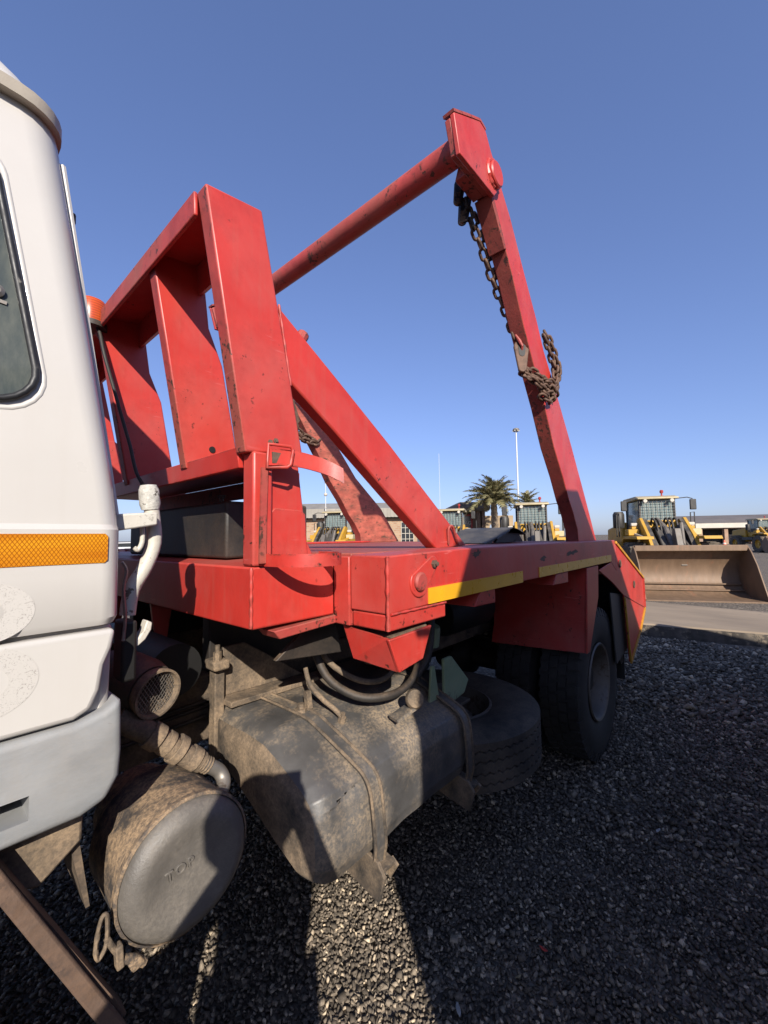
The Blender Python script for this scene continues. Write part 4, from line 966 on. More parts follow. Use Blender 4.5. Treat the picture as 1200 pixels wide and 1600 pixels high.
# --- air cleaner with its lid
ac = MB().lathe([(0, 0.0), (0.140, 0.0), (0.142, 0.02), (0.142, 0.20), (0.13, 0.23), (0.10, 0.24), (0.10, 0.34), (0, 0.34)], (0.437, 1.0, 0.825), (0, 1, 0), 48).build('air_cleaner', 'caked', truck, smooth=R(35))
lid = MB().lathe([(0, 0.024), (0.055, 0.024), (0.075, 0.026), (0.098, 0.032), (0.115, 0.030), (0.134, 0.014), (0.141, 0.0), (0.141, -0.012)], (0.437, 0.998, 0.825), (0, -1, 0), 56).build('air_cleaner_lid', 'lid', ac, smooth=R(45))
MB().lathe([(0.142, -0.004), (0.148, 0.0), (0.148, 0.012), (0.142, 0.016)], (0.437, 0.998, 0.825), (0, 1, 0), 56, True).build('clamp_ring', 'caked', ac, smooth=R(30))
tcu = bpy.data.curves.new('lid_lettering', 'FONT'); tcu.body = 'TOP'; tcu.size = 0.028; tcu.extrude = 0.0026; tcu.bevel_depth = 0.0008; tcu.align_x = 'CENTER'; tcu.align_y = 'CENTER'; tcu.space_character = 1.25
tob = bpy.data.objects.new('lid_lettering', tcu); COL.objects.link(tob); tcu.materials.append(M['lid'])
tob = to_mesh(tob); tob.parent = lid; tob.location = Vector((0.410, 0.9735, 0.842)) - WLOC[lid]; tob.rotation_euler = (R(90), R(-8), 0)
pipe('clamp_lever', 'dusty', ac, [(0.262, 0.99, 0.80), (0.268, 0.985, 0.83), (0.276, 0.985, 0.825), (0.276, 0.985, 0.775), (0.264, 0.985, 0.755), (0.258, 0.985, 0.77), (0.262, 0.99, 0.80)], 0.0045, 6)
pipe('clamp_rod', 'dusty', ac, [(0.276, 0.985, 0.785), (0.287, 0.985, 0.76), (0.30, 0.985, 0.735)], 0.006, 6)
MB().bar((0.296, 0.985, 0.76), (0.300, 0.985, 0.715), 0.02, 0.014).build('clamp_hook', 'dusty', ac, bevel=0.003)
pipe('clamp_bolt', 'caked', ac, [(0.305, 0.985, 0.725), (0.325, 0.985, 0.712), (0.345, 0.985, 0.69)], 0.009, 8)
MB().prism([(0.312, 0.712), (0.335, 0.715), (0.348, 0.695), (0.322, 0.69)], 'y', 0.975, 1.0).build('clamp_block', 'caked', ac, bevel=0.004)
# intake mouth with wire mesh
mouth, back = Vector((0.425, 1.15, 1.172)), Vector((0.372, 1.35, 1.20))
dv = (mouth - back).normalized()
inm = MB().lathe([(0.058, -0.02), (0.062, -0.012), (0.062, 0.0), (0.056, 0.0), (0.052, -0.02), (0.050, -0.18), (0.058, -0.18)], mouth, dv, 36, True).build('exhaust_mouth', 'dusty', truck, smooth=R(35))
MB().lathe([(0.066, -0.20), (0.072, -0.15), (0.072, -0.07), (0.063, -0.03), (0.058, -0.03), (0.058, -0.2)], mouth, dv, 32, True).build('exhaust_sleeve', 'black', inm, smooth=R(35))
d_, s_, u_ = frame_from(dv); mm = MB()
for a in (R(35), R(-35)):
    e1 = s_ * math.cos(a) + u_ * math.sin(a); e2 = s_ * -math.sin(a) + u_ * math.cos(a)
    for i in range(-6, 7):
        t = i * 0.0082; L = math.sqrt(max(0, 0.053 ** 2 - t * t))
        c_ = mouth - dv * 0.014 + e1 * t
        mm.bar(c_ - e2 * L, c_ + e2 * L, 0.0012, 0.0012)
mm.build('mesh_screen', 'steel', inm, smooth=0)
MB().tube([(0.575, 1.42, 1.14), (0.575, 1.75, 1.14)], 0.085, 24).build('silencer', 'dark', truck, smooth=R(40))  # dark colour stands in for the cab's shadow here
# corrugated pipe elbow with couplings
el_pts = [(0.34, 1.18, 1.13), (0.40, 1.16, 1.085), (0.47, 1.15, 1.015), (0.535, 1.15, 0.96)]
elb = MB().tube(el_pts, 0.027, 16).build('brake_coupling', 'dusty', truck, smooth=R(40))
dd = Vector((0.135, -0.03, -0.125)).normalized()
for q0, r_, h_ in ((0.405, 0.033, 0.034), (0.441, 0.031, 0.02), (0.466, 0.036, 0.024), (0.503, 0.030, 0.03)):
    t = (q0 - 0.40) / 0.135
    MB().lathe([(0.02, 0), (r_, 0), (r_, h_), (0.02, h_)], Vector((0.40, 1.16, 1.085)) + Vector((0.135, -0.01, -0.125)) * t, dd, 20, True).build('coupling_collar', 'dusty', elb, bevel=0.002)
pipe('coupling_bend', 'steel', elb, [(0.520, 1.145, 0.972), (0.556, 1.14, 0.944), (0.580, 1.135, 0.922), (0.586, 1.12, 0.900), (0.570, 1.10, 0.886), (0.545, 1.085, 0.892), (0.520, 1.08, 0.905)], 0.0185, 12)
for q in np.linspace(0, 1, 6):
    c_ = Vector((0.520, 1.145, 0.972)).lerp(Vector((0.552, 1.14, 0.947)), q)
    MB().lathe([(0.0185, -0.0025), (0.0225, 0), (0.0185, 0.0025)], c_, dd, 18).build('thread', 'dusty', elb)
MB().prism([(0.475, 0.935), (0.51, 0.95), (0.54, 0.915), (0.555, 0.885), (0.535, 0.865), (0.48, 0.905)], 'y', 1.10, 1.125).build('coupling_body', 'dusty', elb, bevel=0.006)

# ------------------------------------------------------------------ chains
def link_mesh(L=0.074, W=0.050, r=0.0085):
    pts = []
    a = W / 2 - r; s_ = L / 2 - W / 2
    for i in range(9): pts.append((s_ + a * math.sin(math.pi * i / 8), a * math.cos(math.pi * i / 8), 0))
    for i in range(9): pts.append((-s_ - a * math.sin(math.pi * i / 8), -a * math.cos(math.pi * i / 8), 0))
    mb = MB().tube(pts, r, 7, True)
    me = bpy.data.meshes.new('chain_link'); me.from_pydata(mb.v, [], mb.f)
    for p in me.polygons: p.use_smooth = True
    return me
LINK = link_mesh(); LINK.materials.append(M['chain'])
LINKD = link_mesh(); LINKD.materials.append(M['chain_dark'])
def put_chain(root, pts, me, pitch=0.052, start=0, jitter=0.0):
    P = spline(pts, 16); acc = 0.0; last = P[0]; cnt = start; pos = [P[0]]
    for p in P[1:]:
        seg = (p - last).length
        acc += seg
        if acc >= pitch: pos.append(p.copy()); acc = 0.0
        last = p
    for i in range(len(pos)):
        a = pos[max(i - 1, 0)]; b = pos[min(i + 1, len(pos) - 1)]
        d, s, u = frame_from(b - a)
        rot = Matrix.Rotation(R(90) * ((cnt + i) % 2) + R(35) + random.uniform(-jitter, jitter), 3, d)
        s, u = rot @ s, rot @ u
        m = Matrix((d, s, u)).transposed()
        o = bpy.data.objects.new('link', me); COL.objects.link(o); o.parent = root
        o.location = pos[i] - WLOC[root]; o.rotation_euler = m.to_euler()
ch = thing('lifting_chain', 'rusty lifting chain hung from the nearer arm top and wound round that arm', 'chain', (1.80, 0.99, 3.36))
def plate(poly, org, u, v, th):
    org, u, v = Vector(org), Vector(u).normalized(), Vector(v).normalized(); nn = u.cross(v).normalized() * th
    k = len(poly); P = [org + u * a + v * b for a, b in poly]
    return MB().add(P + [p + nn for p in P], [tuple(range(k)), tuple(range(2 * k - 1, k - 1, -1))] + [(i, (i + 1) % k, (i + 1) % k + k, i + k) for i in range(k)])
oval = arc2(0, 0.055, 0.03, 0, 180, 9) + arc2(0, -0.055, 0.024, 180, 360, 9)
for o_, u_ in (((1.790, 1.03, 3.335), (0.8, -0.6, 0)), ((1.835, 1.02, 3.26), (0.5, -0.85, 0.1)), ((1.885, 1.06, 3.30), (0.7, -0.7, 0))):
    plate(oval, o_, u_, (0.22, 0, 1), 0.018).build('shackle', 'chain_dark', ch, bevel=0.006)
put_chain(ch, [(1.80, 1.0, 3.33), (1.83, 1.0, 3.26), (1.87, 1.0, 3.20)], LINKD, 0.045)
put_chain(ch, [(1.845, 1.0, 3.25), (1.88, 1.0, 3.20), (1.96, 1.0, 3.14), (2.055, 1.0, 3.04), (2.155, 0.995, 2.94), (2.22, 0.98, 2.845), (2.262, 0.965, 2.75), (2.275, 0.955, 2.69)], LINK, 0.048)
put_chain(ch, [(2.02, 1.05, 3.36), (2.09, 1.05, 3.30), (2.17, 1.045, 3.19), (2.26, 1.04, 3.08), (2.34, 1.03, 2.98), (2.38, 1.01, 2.88), (2.37, 1.0, 2.78)], LINKD, 0.048, 1)
hu, hv = (0.72, -0.69, 0.0), (0.08, 0.05, 1.0)
hko = (2.288, 0.93, 2.605)
plate(arc2(0, 0.055, 0.046, 0, 180, 10) + arc2(0, -0.075, 0.026, 180, 360, 8), hko, hu, hv, 0.016).build('hook_plate', 'chain', ch, bevel=0.005)
plate(arc2(0, 0.06, 0.022, 0, 180, 8) + arc2(0.0, 0.015, 0.018, 180, 360, 8), Vector(hko) - Vector((0.69, 0.72, 0)) * 0.0165, hu, hv, 0.002).build('hook_slot_shade', 'dark', ch)  # thin dark sheet gives the shaded look of a slot
MB().tube([(2.255, 0.945, 2.73), (2.262, 0.925, 2.69), (2.272, 0.915, 2.66), (2.29, 0.925, 2.625)], [0.006, 0.010, 0.009, 0.004], 8).build('hook', 'red_worn', ch)
put_chain(ch, [(2.315, 0.93, 2.53), (2.34, 0.905, 2.49), (2.41, 0.875, 2.455), (2.48, 0.865, 2.43), (2.55, 0.852, 2.44), (2.62, 0.85, 2.49), (2.66, 0.85, 2.56), (2.69, 0.855, 2.64), (2.65, 0.86, 2.71), (2.60, 0.865, 2.78), (2.55, 0.88, 2.835)], LINK, 0.040, 0, 0.4)
put_chain(ch, [(2.54, 0.86, 2.42), (2.64, 0.862, 2.50), (2.69, 0.868, 2.60), (2.655, 0.872, 2.66), (2.60, 0.876, 2.74), (2.545, 0.885, 2.81)], LINK, 0.040, 1, 0.6)
put_chain(ch, [(2.33, 0.92, 2.50), (2.42, 0.87, 2.48), (2.52, 0.85, 2.50), (2.57, 0.845, 2.46), (2.61, 0.85, 2.44)], LINK, 0.040, 1, 0.6)
put_chain(ch, [(2.33, 0.915, 2.545), (2.39, 0.88, 2.52), (2.47, 0.862, 2.49), (2.53, 0.855, 2.47), (2.60, 0.852, 2.52), (2.64, 0.855, 2.60), (2.67, 0.86, 2.68)], LINK, 0.044, 1, 0.5)
put_chain(ch, [(2.32, 0.93, 2.51), (2.41, 0.87, 2.47), (2.50, 0.868, 2.455), (2.57, 0.853, 2.41), (2.52, 0.86, 2.385), (2.45, 0.88, 2.40)], LINK, 0.044, 0, 0.5)
ch2 = thing('lifting_chain', 'dark chain gathered on the farther lifting arm, seen behind the headboard post', 'chain', (2.30, my(0.99), 2.7))
put_chain(ch2, [(2.160, 2.98, 2.78), (2.180, 2.985, 2.70), (2.200, 2.99, 2.63), (2.230, 3.0, 2.55), (2.40, 3.02, 2.50), (2.48, 3.03, 2.47)], LINK, 0.044, 0, 0.4)
put_chain(ch2, [(2.170, 2.97, 2.62), (2.210, 2.98, 2.55), (2.260, 3.0, 2.49), (2.44, 3.02, 2.46), (2.52, 3.04, 2.50)], LINK, 0.044, 1, 0.5)
put_chain(ch2, [(1.90, 2.99, 3.22), (2.0, 2.99, 3.10), (2.10, 2.99, 2.96), (2.20, 2.99, 2.83)], LINKD, 0.05)
MB().prism([(2.10, 2.80), (2.17, 2.80), (2.24, 2.62), (2.19, 2.56), (2.12, 2.62)], 'y', 2.955, 2.985).build('hook_plate', 'chain', ch2, bevel=0.005)

for c in ch2.children:
    if c.name.startswith('link'): c.scale = (1.35, 1.35, 1.35)

# loose fender lying on the deck
fd = thing('plastic_fender', 'loose black plastic fender lying on the truck deck between brace and rear arm', 'fender', (2.55, 1.3, 1.517))
prof = [(2.24, 1.522), (2.30, 1.527), (2.52, 1.600), (2.62, 1.622), (2.70, 1.612), (2.80, 1.585), (2.83, 1.57), (2.70, 1.597), (2.62, 1.606), (2.52, 1.585)]
fb = MB().prism(prof, 'y', 1.16, 1.52).build('fender_shell', 'plastic', fd, bevel=0.006)
MB().prism([(2.40, 1.521), (2.66, 1.521), (2.78, 1.58), (2.62, 1.60), (2.52, 1.58), (2.42, 1.54)], 'y', 1.18, 1.20).build('fender_web', 'plastic', fd, bevel=0.003)
MB().bar((2.36, 1.152, 1.545), (2.54, 1.152, 1.60), 0.012, 0.008).build('fender_rib', 'plastic', fd)
MB().prism([(2.78, 1.521), (2.92, 1.521), (2.86, 1.572), (2.80, 1.575)], 'y', 1.22, 1.42).build('fender_flap', 'plastic', fd, bevel=0.003)

# ------------------------------------------------------------------ wheel loaders
GRP = 'yellow wheel loaders parked in a row'
def make_loader(name, label, group):
    L = thing(name, label, 'wheel loader', (0, 0, 0), group)
    # bucket
    prof = [(3.22, 0.015), (3.22, 0.03), (2.62, 0.05), (2.38, 0.10), (2.20, 0.24), (2.10, 0.45), (2.10, 0.68), (2.20, 0.92), (2.38, 1.10), (2.52, 1.24)]
    back = [(2.50, 1.27), (2.34, 1.13), (2.15, 0.94), (2.05, 0.69), (2.05, 0.44), (2.16, 0.21), (2.36, 0.06), (2.62, 0.0), (3.2, 0.0)]
    B = MB().prism(prof + back, 'y', -1.185, 1.185).build('bucket', 'bucket', L, smooth=R(30))
    MB().box(2.44, 2.56, -1.19, 1.19, 1.13, 1.275).build('bucket_lip', 'bucket', B, bevel=0.015)
    for s in (-1, 1):
        MB().prism([(3.18, 0.0), (3.23, 0.04), (2.86, 0.82), (2.66, 1.12), (2.5, 1.27), (2.2, 0.95), (2.06, 0.6), (2.15, 0.2), (2.4, 0.03)], 'y', min(s * 1.185, s * 1.215), max(s * 1.185, s * 1.215)).build('bucket_side', 'bucket', B, bevel=0.006)
    MB().box(2.75, 3.24, -1.20, 1.20, -0.002, 0.032).build('cutting_edge', 'bucket', B, bevel=0.004)
    for z, x in ((0.16, 2.32), (0.30, 2.20)):
        MB().box(x, x + 0.05, -1.175, 1.175, z, z + 0.03).build('wear_strip', 'bucket', B)
    # wheels
    for x in (1.35, -1.45):
        for s in (-1, 1):
            W = MB().lathe([(0.36, -0.2), (0.50, -0.23), (0.62, -0.22), (0.66, -0.16), (0.66, 0.16), (0.62, 0.22), (0.50, 0.23), (0.36, 0.2)], (x, s * 0.86, 0.65), (0, 1, 0), 36, True).build('wheel', 'loader_tyre', L, smooth=R(40))
            MB().lathe([(0.37, 0.16), (0.34, 0.17), (0.3, 0.08), (0.12, 0.06), (0.1, 0.14), (0, 0.14)], (x, s * 0.86, 0.65), (0, s, 0), 24).build('rim', 'cat_yellow', W, smooth=R(40))
            lg = MB()
            for k_ in range(20):
                t = 2 * math.pi * k_ / 20
                for h0, h1, sk in ((-0.21, -0.01, 0.09), (0.01, 0.21, -0.09)):
                    e = lambda tt, rr, hh: (x + rr * math.cos(tt), s * 0.86 + hh, 0.65 + rr * math.sin(tt))
                    a, b = (t, t + sk) if sk > 0 else (t - sk, t)
                    lg.add([e(a - .06, .65, h0), e(a + .06, .65, h0), e(b + .06, .65, h1), e(b - .06, .65, h1), e(a - .05, .69, h0), e(a + .05, .69, h0), e(b + .05, .69, h1), e(b - .05, .69, h1)], [(0, 3, 2, 1), (4, 5, 6, 7), (0, 1, 5, 4), (1, 2, 6, 5), (2, 3, 7, 6), (3, 0, 4, 7)])
            lg.build('tread', 'loader_tyre', W, smooth=0)
    # front frame and lift arms
    MB().prism([(0.7, 0.6), (1.9, 0.6), (1.7, 1.2), (1.2, 1.75), (0.7, 1.75)], 'y', -0.28, 0.28).build('front_frame', 'loader_black', L, bevel=0.03)
    MB().box(0.60, 0.78, -0.45, 0.45, 1.62, 1.95).build('front_tower', 'cat_yellow', L, bevel=0.02)
    for s in (-1, 1):
        a = MB().prism([(0.72, 1.98), (0.95, 2.02), (1.5, 1.55), (1.95, 1.02), (2.03, 0.60), (1.95, 0.40), (1.75, 0.72), (1.2, 1.3), (0.72, 1.6)], 'y', min(s * 0.50, s * 0.58), max(s * 0.50, s * 0.58)).build('lift_arm', 'cat_yellow', L, bevel=0.01)
        MB().prism([(0.75, 1.93), (0.97, 1.985), (1.48, 1.53), (1.93, 0.98), (1.8, 0.75), (1.2, 1.33), (0.75, 1.63)], 'y', min(s * 0.40, s * 0.498), max(s * 0.40, s * 0.498)).build('lift_arm_web', 'loader_black', a)
        MB().tube([(0.95, s * 0.36, 1.75), (2.0, s * 0.36, 0.9)], 0.035, 10).build('tilt_rod', 'loader_grey', L)
        MB().tube([(0.9, s * 0.68, 1.2), (1.9, s * 0.62, 0.9)], 0.06, 10).build('lift_cylinder', 'loader_black', L)
        # fender, lamp post, headlamp
        MB().prism([(0.55, 1.40), (0.75, 1.50), (1.95, 1.50), (2.0, 1.42), (1.95, 1.42), (0.75, 1.42), (0.6, 1.30)], 'y', min(s * 0.56, s * 0.96), max(s * 0.56, s * 0.96)).build('fender', 'cat_yellow', L, bevel=0.01)
        lb = MB().box(0.7, 1.05, min(s * 0.62, s * 0.90), max(s * 0.62, s * 0.90), 1.52, 1.70).build('side_box', 'cat_yellow' if s < 0 else 'cream', L, bevel=0.02)
        MB().box(0.72, 0.95, min(s * 0.64, s * 0.78), max(s * 0.64, s * 0.78), 1.702, 1.78).build('lamp_base', 'cat_yellow', lb, bevel=0.01)
        MB().box(0.80, 0.94, min(s * 0.63, s * 0.79), max(s * 0.63, s * 0.79), 1.79, 1.88).build('headlamp', 'fascia', lb, bevel=0.02)
        MB().bar((0.8, s * 0.80, 1.62), (1.35, s * 0.62, 1.48), 0.07, 0.05).build('fender_stay', 'fascia' if s < 0 else 'cat_yellow', lb)
        # handrails and mirrors
        MB().tube([(0.45, s * 0.98, 1.48), (0.45, s * 0.98, 2.18), (0.2, s * 0.98, 2.18), (0.2, s * 0.98, 1.48)], 0.016, 6).build('handrail', 'loader_black', L)
        mr = MB().box(0.62, 0.68, min(s * 0.80, s * 0.96), max(s * 0.80, s * 0.96), 2.24, 2.54).build('mirror', 'loader_black', L, bevel=0.02)
        MB().tube([(0.55, s * 0.50, 2.58), (0.62, s * 0.76, 2.6), (0.65, s * 0.88, 2.55)], 0.014, 6).build('mirror_arm', 'loader_black', mr)
    MB().tube([(0.75, -0.05, 1.95), (1.3, -0.05, 1.7), (1.9, -0.05, 1.0)], 0.07, 10).build('tilt_cylinder', 'loader_grey', L)
    for y in (-0.22, -0.14, 0.06, 0.14, 0.24):
        pipe('hydraulic_hose', 'loader_black', L, [(0.72, y, 1.75), (0.95, y * 1.2, 2.0), (1.2, y * 1.1, 1.85), (1.35, y, 1.45), (1.5, y, 1.2)], 0.026, 7)
    MB().prism([(1.5, 0.9), (1.7, 1.7), (1.85, 1.7), (2.15, 0.75)], 'y', -0.04, 0.1).build('bell_crank', 'loader_grey', L, bevel=0.01)
    MB().tube([(1.35, 0.30, 1.85), (1.55, 0.26, 1.3), (1.75, 0.24, 0.95)], 0.05, 8).build('guard_tube', 'loader_grey', L)
    # cab
    cb = MB().box(-0.72, 0.58, -0.47, 0.47, 1.2, 1.60).build('cab', 'cat_yellow', L, bevel=0.03)
    MB().box(-0.70, 0.565, -0.45, 0.45, 1.61, 1.88).build('cab_dash', 'loader_black', cb)
    for x in (-0.70, 0.52):
        for s in (-1, 1):
            MB().box(x, x + 0.06, min(s * 0.41, s * 0.47), max(s * 0.41, s * 0.47), 1.60, 2.56).build('cab_post', 'loader_black', cb)
    gl = MB().add([(0.575, -0.41, 1.86), (0.575, 0.41, 1.86), (0.54, 0.41, 2.54), (0.54, -0.41, 2.54)], [(0, 1, 2, 3)]).build('windscreen', 'loader_glass', cb, smooth=0)
    for s in (-1, 1):
        MB().add([(-0.64, s * 0.45, 1.7), (0.5, s * 0.45, 1.7), (0.5, s * 0.43, 2.54), (-0.64, s * 0.43, 2.54)], [(0, 1, 2, 3)]).build('side_window', 'loader_glass', cb, smooth=0)
    MB().box(-0.735, -0.70, -0.43, 0.43, 1.62, 2.54).build('rear_window', 'wall_glass', cb)
    MB().prism([(-0.35, 1.7), (-0.2, 1.7), (-0.25, 2.15), (-0.15, 2.32), (-0.28, 2.34), (-0.38, 2.1)], 'y', -0.24, 0.2).build('seat', 'loader_black', cb, bevel=0.04)
    gd = MB()
    for i in range(9):
        y = -0.45 + 0.90 * i / 8
        gd.bar((0.63, y, 1.86), (0.60, y, 2.55), 0.012, 0.012)
    for i in range(9):
        z = 1.88 + 0.66 * i / 8
        gd.bar((0.632 - 0.03 * i / 8, -0.47, z), (0.632 - 0.03 * i / 8, 0.47, z), 0.010, 0.010)
    gd.build('window_guard', 'loader_grey', cb, smooth=0)
    rf = MB().prism([(-0.85, 2.56), (-0.85, 2.62), (-0.7, 2.68), (0.45, 2.68), (0.72, 2.62), (0.72, 2.57)], 'y', -0.53, 0.53).build('cab_roof', 'cream', cb, bevel=0.03)
    for s in (-0.34, 0.34):
        MB().lathe([(0, 0), (0.05, 0), (0.06, 0.03), (0.05, 0.08), (0, 0.08)], (0.68, s, 2.52), (1, 0, 0), 14).build('work_lamp', 'fascia', rf)
    MB().lathe([(0, 0), (0.07, 0), (0.055, 0.03), (0.02, 0.035), (0.02, 0.10), (0.045, 0.11), (0.05, 0.17), (0.03, 0.20), (0, 0.20)], (0.1, 0.30, 2.68), (0, 0, 1), 14).build('roof_beacon', 'sign_red', rf)
    # rear body
    MB().prism([(-0.75, 0.8), (-2.5, 0.75), (-2.62, 1.0), (-2.55, 1.75), (-0.8, 1.95)], 'y', -0.6, 0.6).build('engine_hood', 'cat_yellow', L, bevel=0.05)
    MB().box(-0.6, 0.7, -1.0, 1.0, 0.95, 1.18).build('cab_platform', 'loader_black', L, bevel=0.02)
    MB().lathe([(0, 0), (0.14, 0.0), (0.16, 0.05), (0.16, 0.42), (0.12, 0.5), (0, 0.5)], (0.05, -0.88, 1.75), (0, 0, 1), 18).build('air_filter_drum', 'loader_black', L, smooth=R(40))
    return L
HEAD = math.atan2(-0.436, -0.9)
def place(o, x, y, h=HEAD, z=0.0):
    o.location = (x, y, z); o.rotation_euler = (0, 0, h)
ld = make_loader('wheel_loader', 'yellow wheel loader with its wide brown bucket lowered behind the truck tail', GRP)
place(ld, 14.76, 2.16)
for lab, x, y in (('yellow wheel loader behind the palm side of the rear lifting arm', 14.0, 5.55),
                  ('yellow wheel loader partly hidden by the foot of the diagonal brace', 14.43, 8.98),
                  ('yellow wheel loader seen through the gap between headboard post and far arm', 11.6, 12.6)):
    c = copy_tree(ld); c['label'] = lab; place(c, x, y)
c = copy_tree(ld); c['label'] = 'distant wheel loader standing in front of the open shed bays'
place(c, 45.2, -0.9, math.atan2(-0.5, -0.87))

# ------------------------------------------------------------------ background buildings, masts, palms
RIGHT, FWD = Vector((0.6608, -0.7504, 0)), Vector((0.7496, 0.659, 0))
def at(u, depth): return RIGHT * (u * depth) + FWD * depth      # ground point from tangent and distance
ROT = math.atan2(RIGHT.y, RIGHT.x)
# brick workshop with sheet roof
p = at(-0.02, 36)
bl = thing('brick_workshop', 'long brick workshop with pale corrugated roof seen under the brace', 'building', (0, 0, 0))
MB().box(-14, 3.6, 0, 9, 0, 3.25).build('wall', 'brick', bl)
rf = MB().prism([(-0.5, 3.3), (-0.5, 3.42), (4.5, 5.0), (9.5, 3.42), (9.5, 3.3), (4.5, 4.86)], 'x', -14.5, 3.9).build('roof', 'roof_sheet', bl)
fc = MB().box(-14.4, 3.85, -0.62, -0.52, 3.32, 4.10).build('fascia_sheet', 'roof_sheet', rf)
ribs = MB()
for i in range(60):
    ribs.box(-14.3 + i * 0.30, -14.22 + i * 0.30, -0.66, -0.62, 3.34, 4.08)
ribs.build('corrugation', 'roof_sheet', rf, smooth=0)
for x in (-11, -7.4, -3.9, -0.4, 2.2):
    w = MB().box(x, x + 1.1, -0.04, 0.02, 0.9, 2.9).build('window', 'wall_glass', bl)
    for i in range(4):
        MB().box(x + i * 0.352, x + 0.04 + i * 0.352, -0.07, -0.04, 0.9, 2.9).build('glazing_bar', 'fascia', w)
    for i in range(5):
        MB().box(x, x + 1.1, -0.065, -0.041, 0.9 + i * 0.49, 0.94 + i * 0.49).build('glazing_bar', 'fascia', w)
pp_ = MB().tube([(-3.1, -0.15, 0.0), (-3.1, -0.15, 2.6), (-2.95, -0.1, 3.1)], 0.14, 10).build('downpipe', 'fascia', bl)
bl.location = p; bl.rotation_euler = (0, 0, ROT)
# office with flat canopy and arches
p = at(0.215, 30)
of = thing('canopy_office', 'low stone office with rounded flat canopy and red framed window', 'building', (0, 0, 0))
def text(body, size, mat_, parent, loc, rot, name='lettering', ext=0.01):
    t = bpy.data.curves.new(name, 'FONT'); t.body = body; t.size = size; t.extrude = ext; t.align_x = 'CENTER'; t.align_y = 'CENTER'
    t.materials.append(M[mat_]); o = bpy.data.objects.new(name, t); COL.objects.link(o); o = to_mesh(o); o.parent = parent
    o.location = Vector(loc) - WLOC[parent]; o.rotation_euler = rot; return o
MB().box(-0.95, 1.0, 0.6, 6, 0, 3.35).build('wall', 'stone', of)
MB().box(-1.15, 1.25, -0.6, 6.5, 3.38, 4.05).build('canopy', 'slab', of, bevel=0.22, seg=3)
for x in (0.28, 0.62):
    MB().box(x, x + 0.24, -0.35, 0.2, 0, 3.4).build('column', 'stone', of, bevel=0.03)
wf = MB().box(-0.78, 0.06, 0.52, 0.58, 1.5, 3.1).build('window', 'wall_glass', of)
for q in ((-0.86, -0.70, 0.47, 0.52, 0.8, 3.2), (-0.02, 0.12, 0.47, 0.52, 0.8, 3.2), (-0.699, -0.021, 0.47, 0.519, 3.06, 3.2), (-0.699, -0.021, 0.47, 0.519, 1.75, 1.86)):
    MB().box(*q).build('window_frame', 'sign_red', wf)
text('UAG', 0.36, 'lettering', of, (-0.36, 0.44, 2.55), (R(90), 0, 0))
arch = [(1.2, 0), (1.2, 3.1), (3.3, 3.1), (3.3, 0), (2.95, 0), (2.95, 1.9), (2.85, 2.3), (2.65, 2.5), (2.45, 2.5), (2.3, 2.3), (2.22, 1.9), (2.22, 0), (1.95, 0), (1.95, 2.1), (1.85, 2.4), (1.7, 2.5), (1.55, 2.4), (1.48, 2.1), (1.48, 0)]
MB().prism(arch, 'y', 1.0, 1.5).build('arcade', 'plaster', of, bevel=0.03)
of.location = p; of.rotation_euler = (0, 0, ROT)
# open fronted shed
p = at(0.70, 58)
sh = thing('equipment_shed', 'long open fronted shed with brown roof and cream fascia at far right', 'building', (0, 0, 0))
MB().box(0, 46, 3.0, 10, 0, 2.7).build('back_wall', 'dark_bay', sh)
rf = MB().prism([(-0.8, 2.75), (-0.8, 2.9), (5, 4.15), (10.5, 2.9), (10.5, 2.75), (5, 4.0)], 'x', -0.6, 46.5).build('roof', 'shed_roof', sh)
MB().box(-0.5, 46.4, -0.92, -0.82, 2.25, 2.88).build('fascia', 'fascia', rf)
for i in range(16):
    MB().box(i * 3.0, i * 3.0 + 0.42, -0.6, 0.0, 0, 2.5).build('pier', 'shed_post', sh)
MB().box(0, 46, -0.5, -0.1, 2.1, 2.5).build('lintel', 'shed_post', sh)
tl = MB().box(6.9, 9.0, 2.2, 2.9, 1.15, 1.3).build('work_bench', 'fascia', sh)
MB().box(7.3, 8.2, 2.3, 2.7, 0.2, 1.1).build('parts_rack', 'steel', sh)
sh.location = p; sh.rotation_euler = (0, 0, ROT + R(-14))
# traffic cone
cn = thing('traffic_cone', 'orange traffic cone standing before the shed bays', 'cone', tuple(at(0.825, 44)))
x0, y0, _ = cn.location
MB().lathe([(0, 0.80), (0.05, 0.80), (0.24, 0.05), (0.24, 0.03)], (x0, y0, 0), (0, 0, 1), 20).build('cone_body', 'cone_orange', cn)
MB().box(x0 - 0.3, x0 + 0.3, y0 - 0.3, y0 + 0.3, 0, 0.04).build('cone_base', 'cone_orange', cn)
MB().lathe([(0.125, 0.52), (0.165, 0.36)], (x0, y0, 0), (0, 0, 1), 20).build('cone_band', 'fascia', cn)
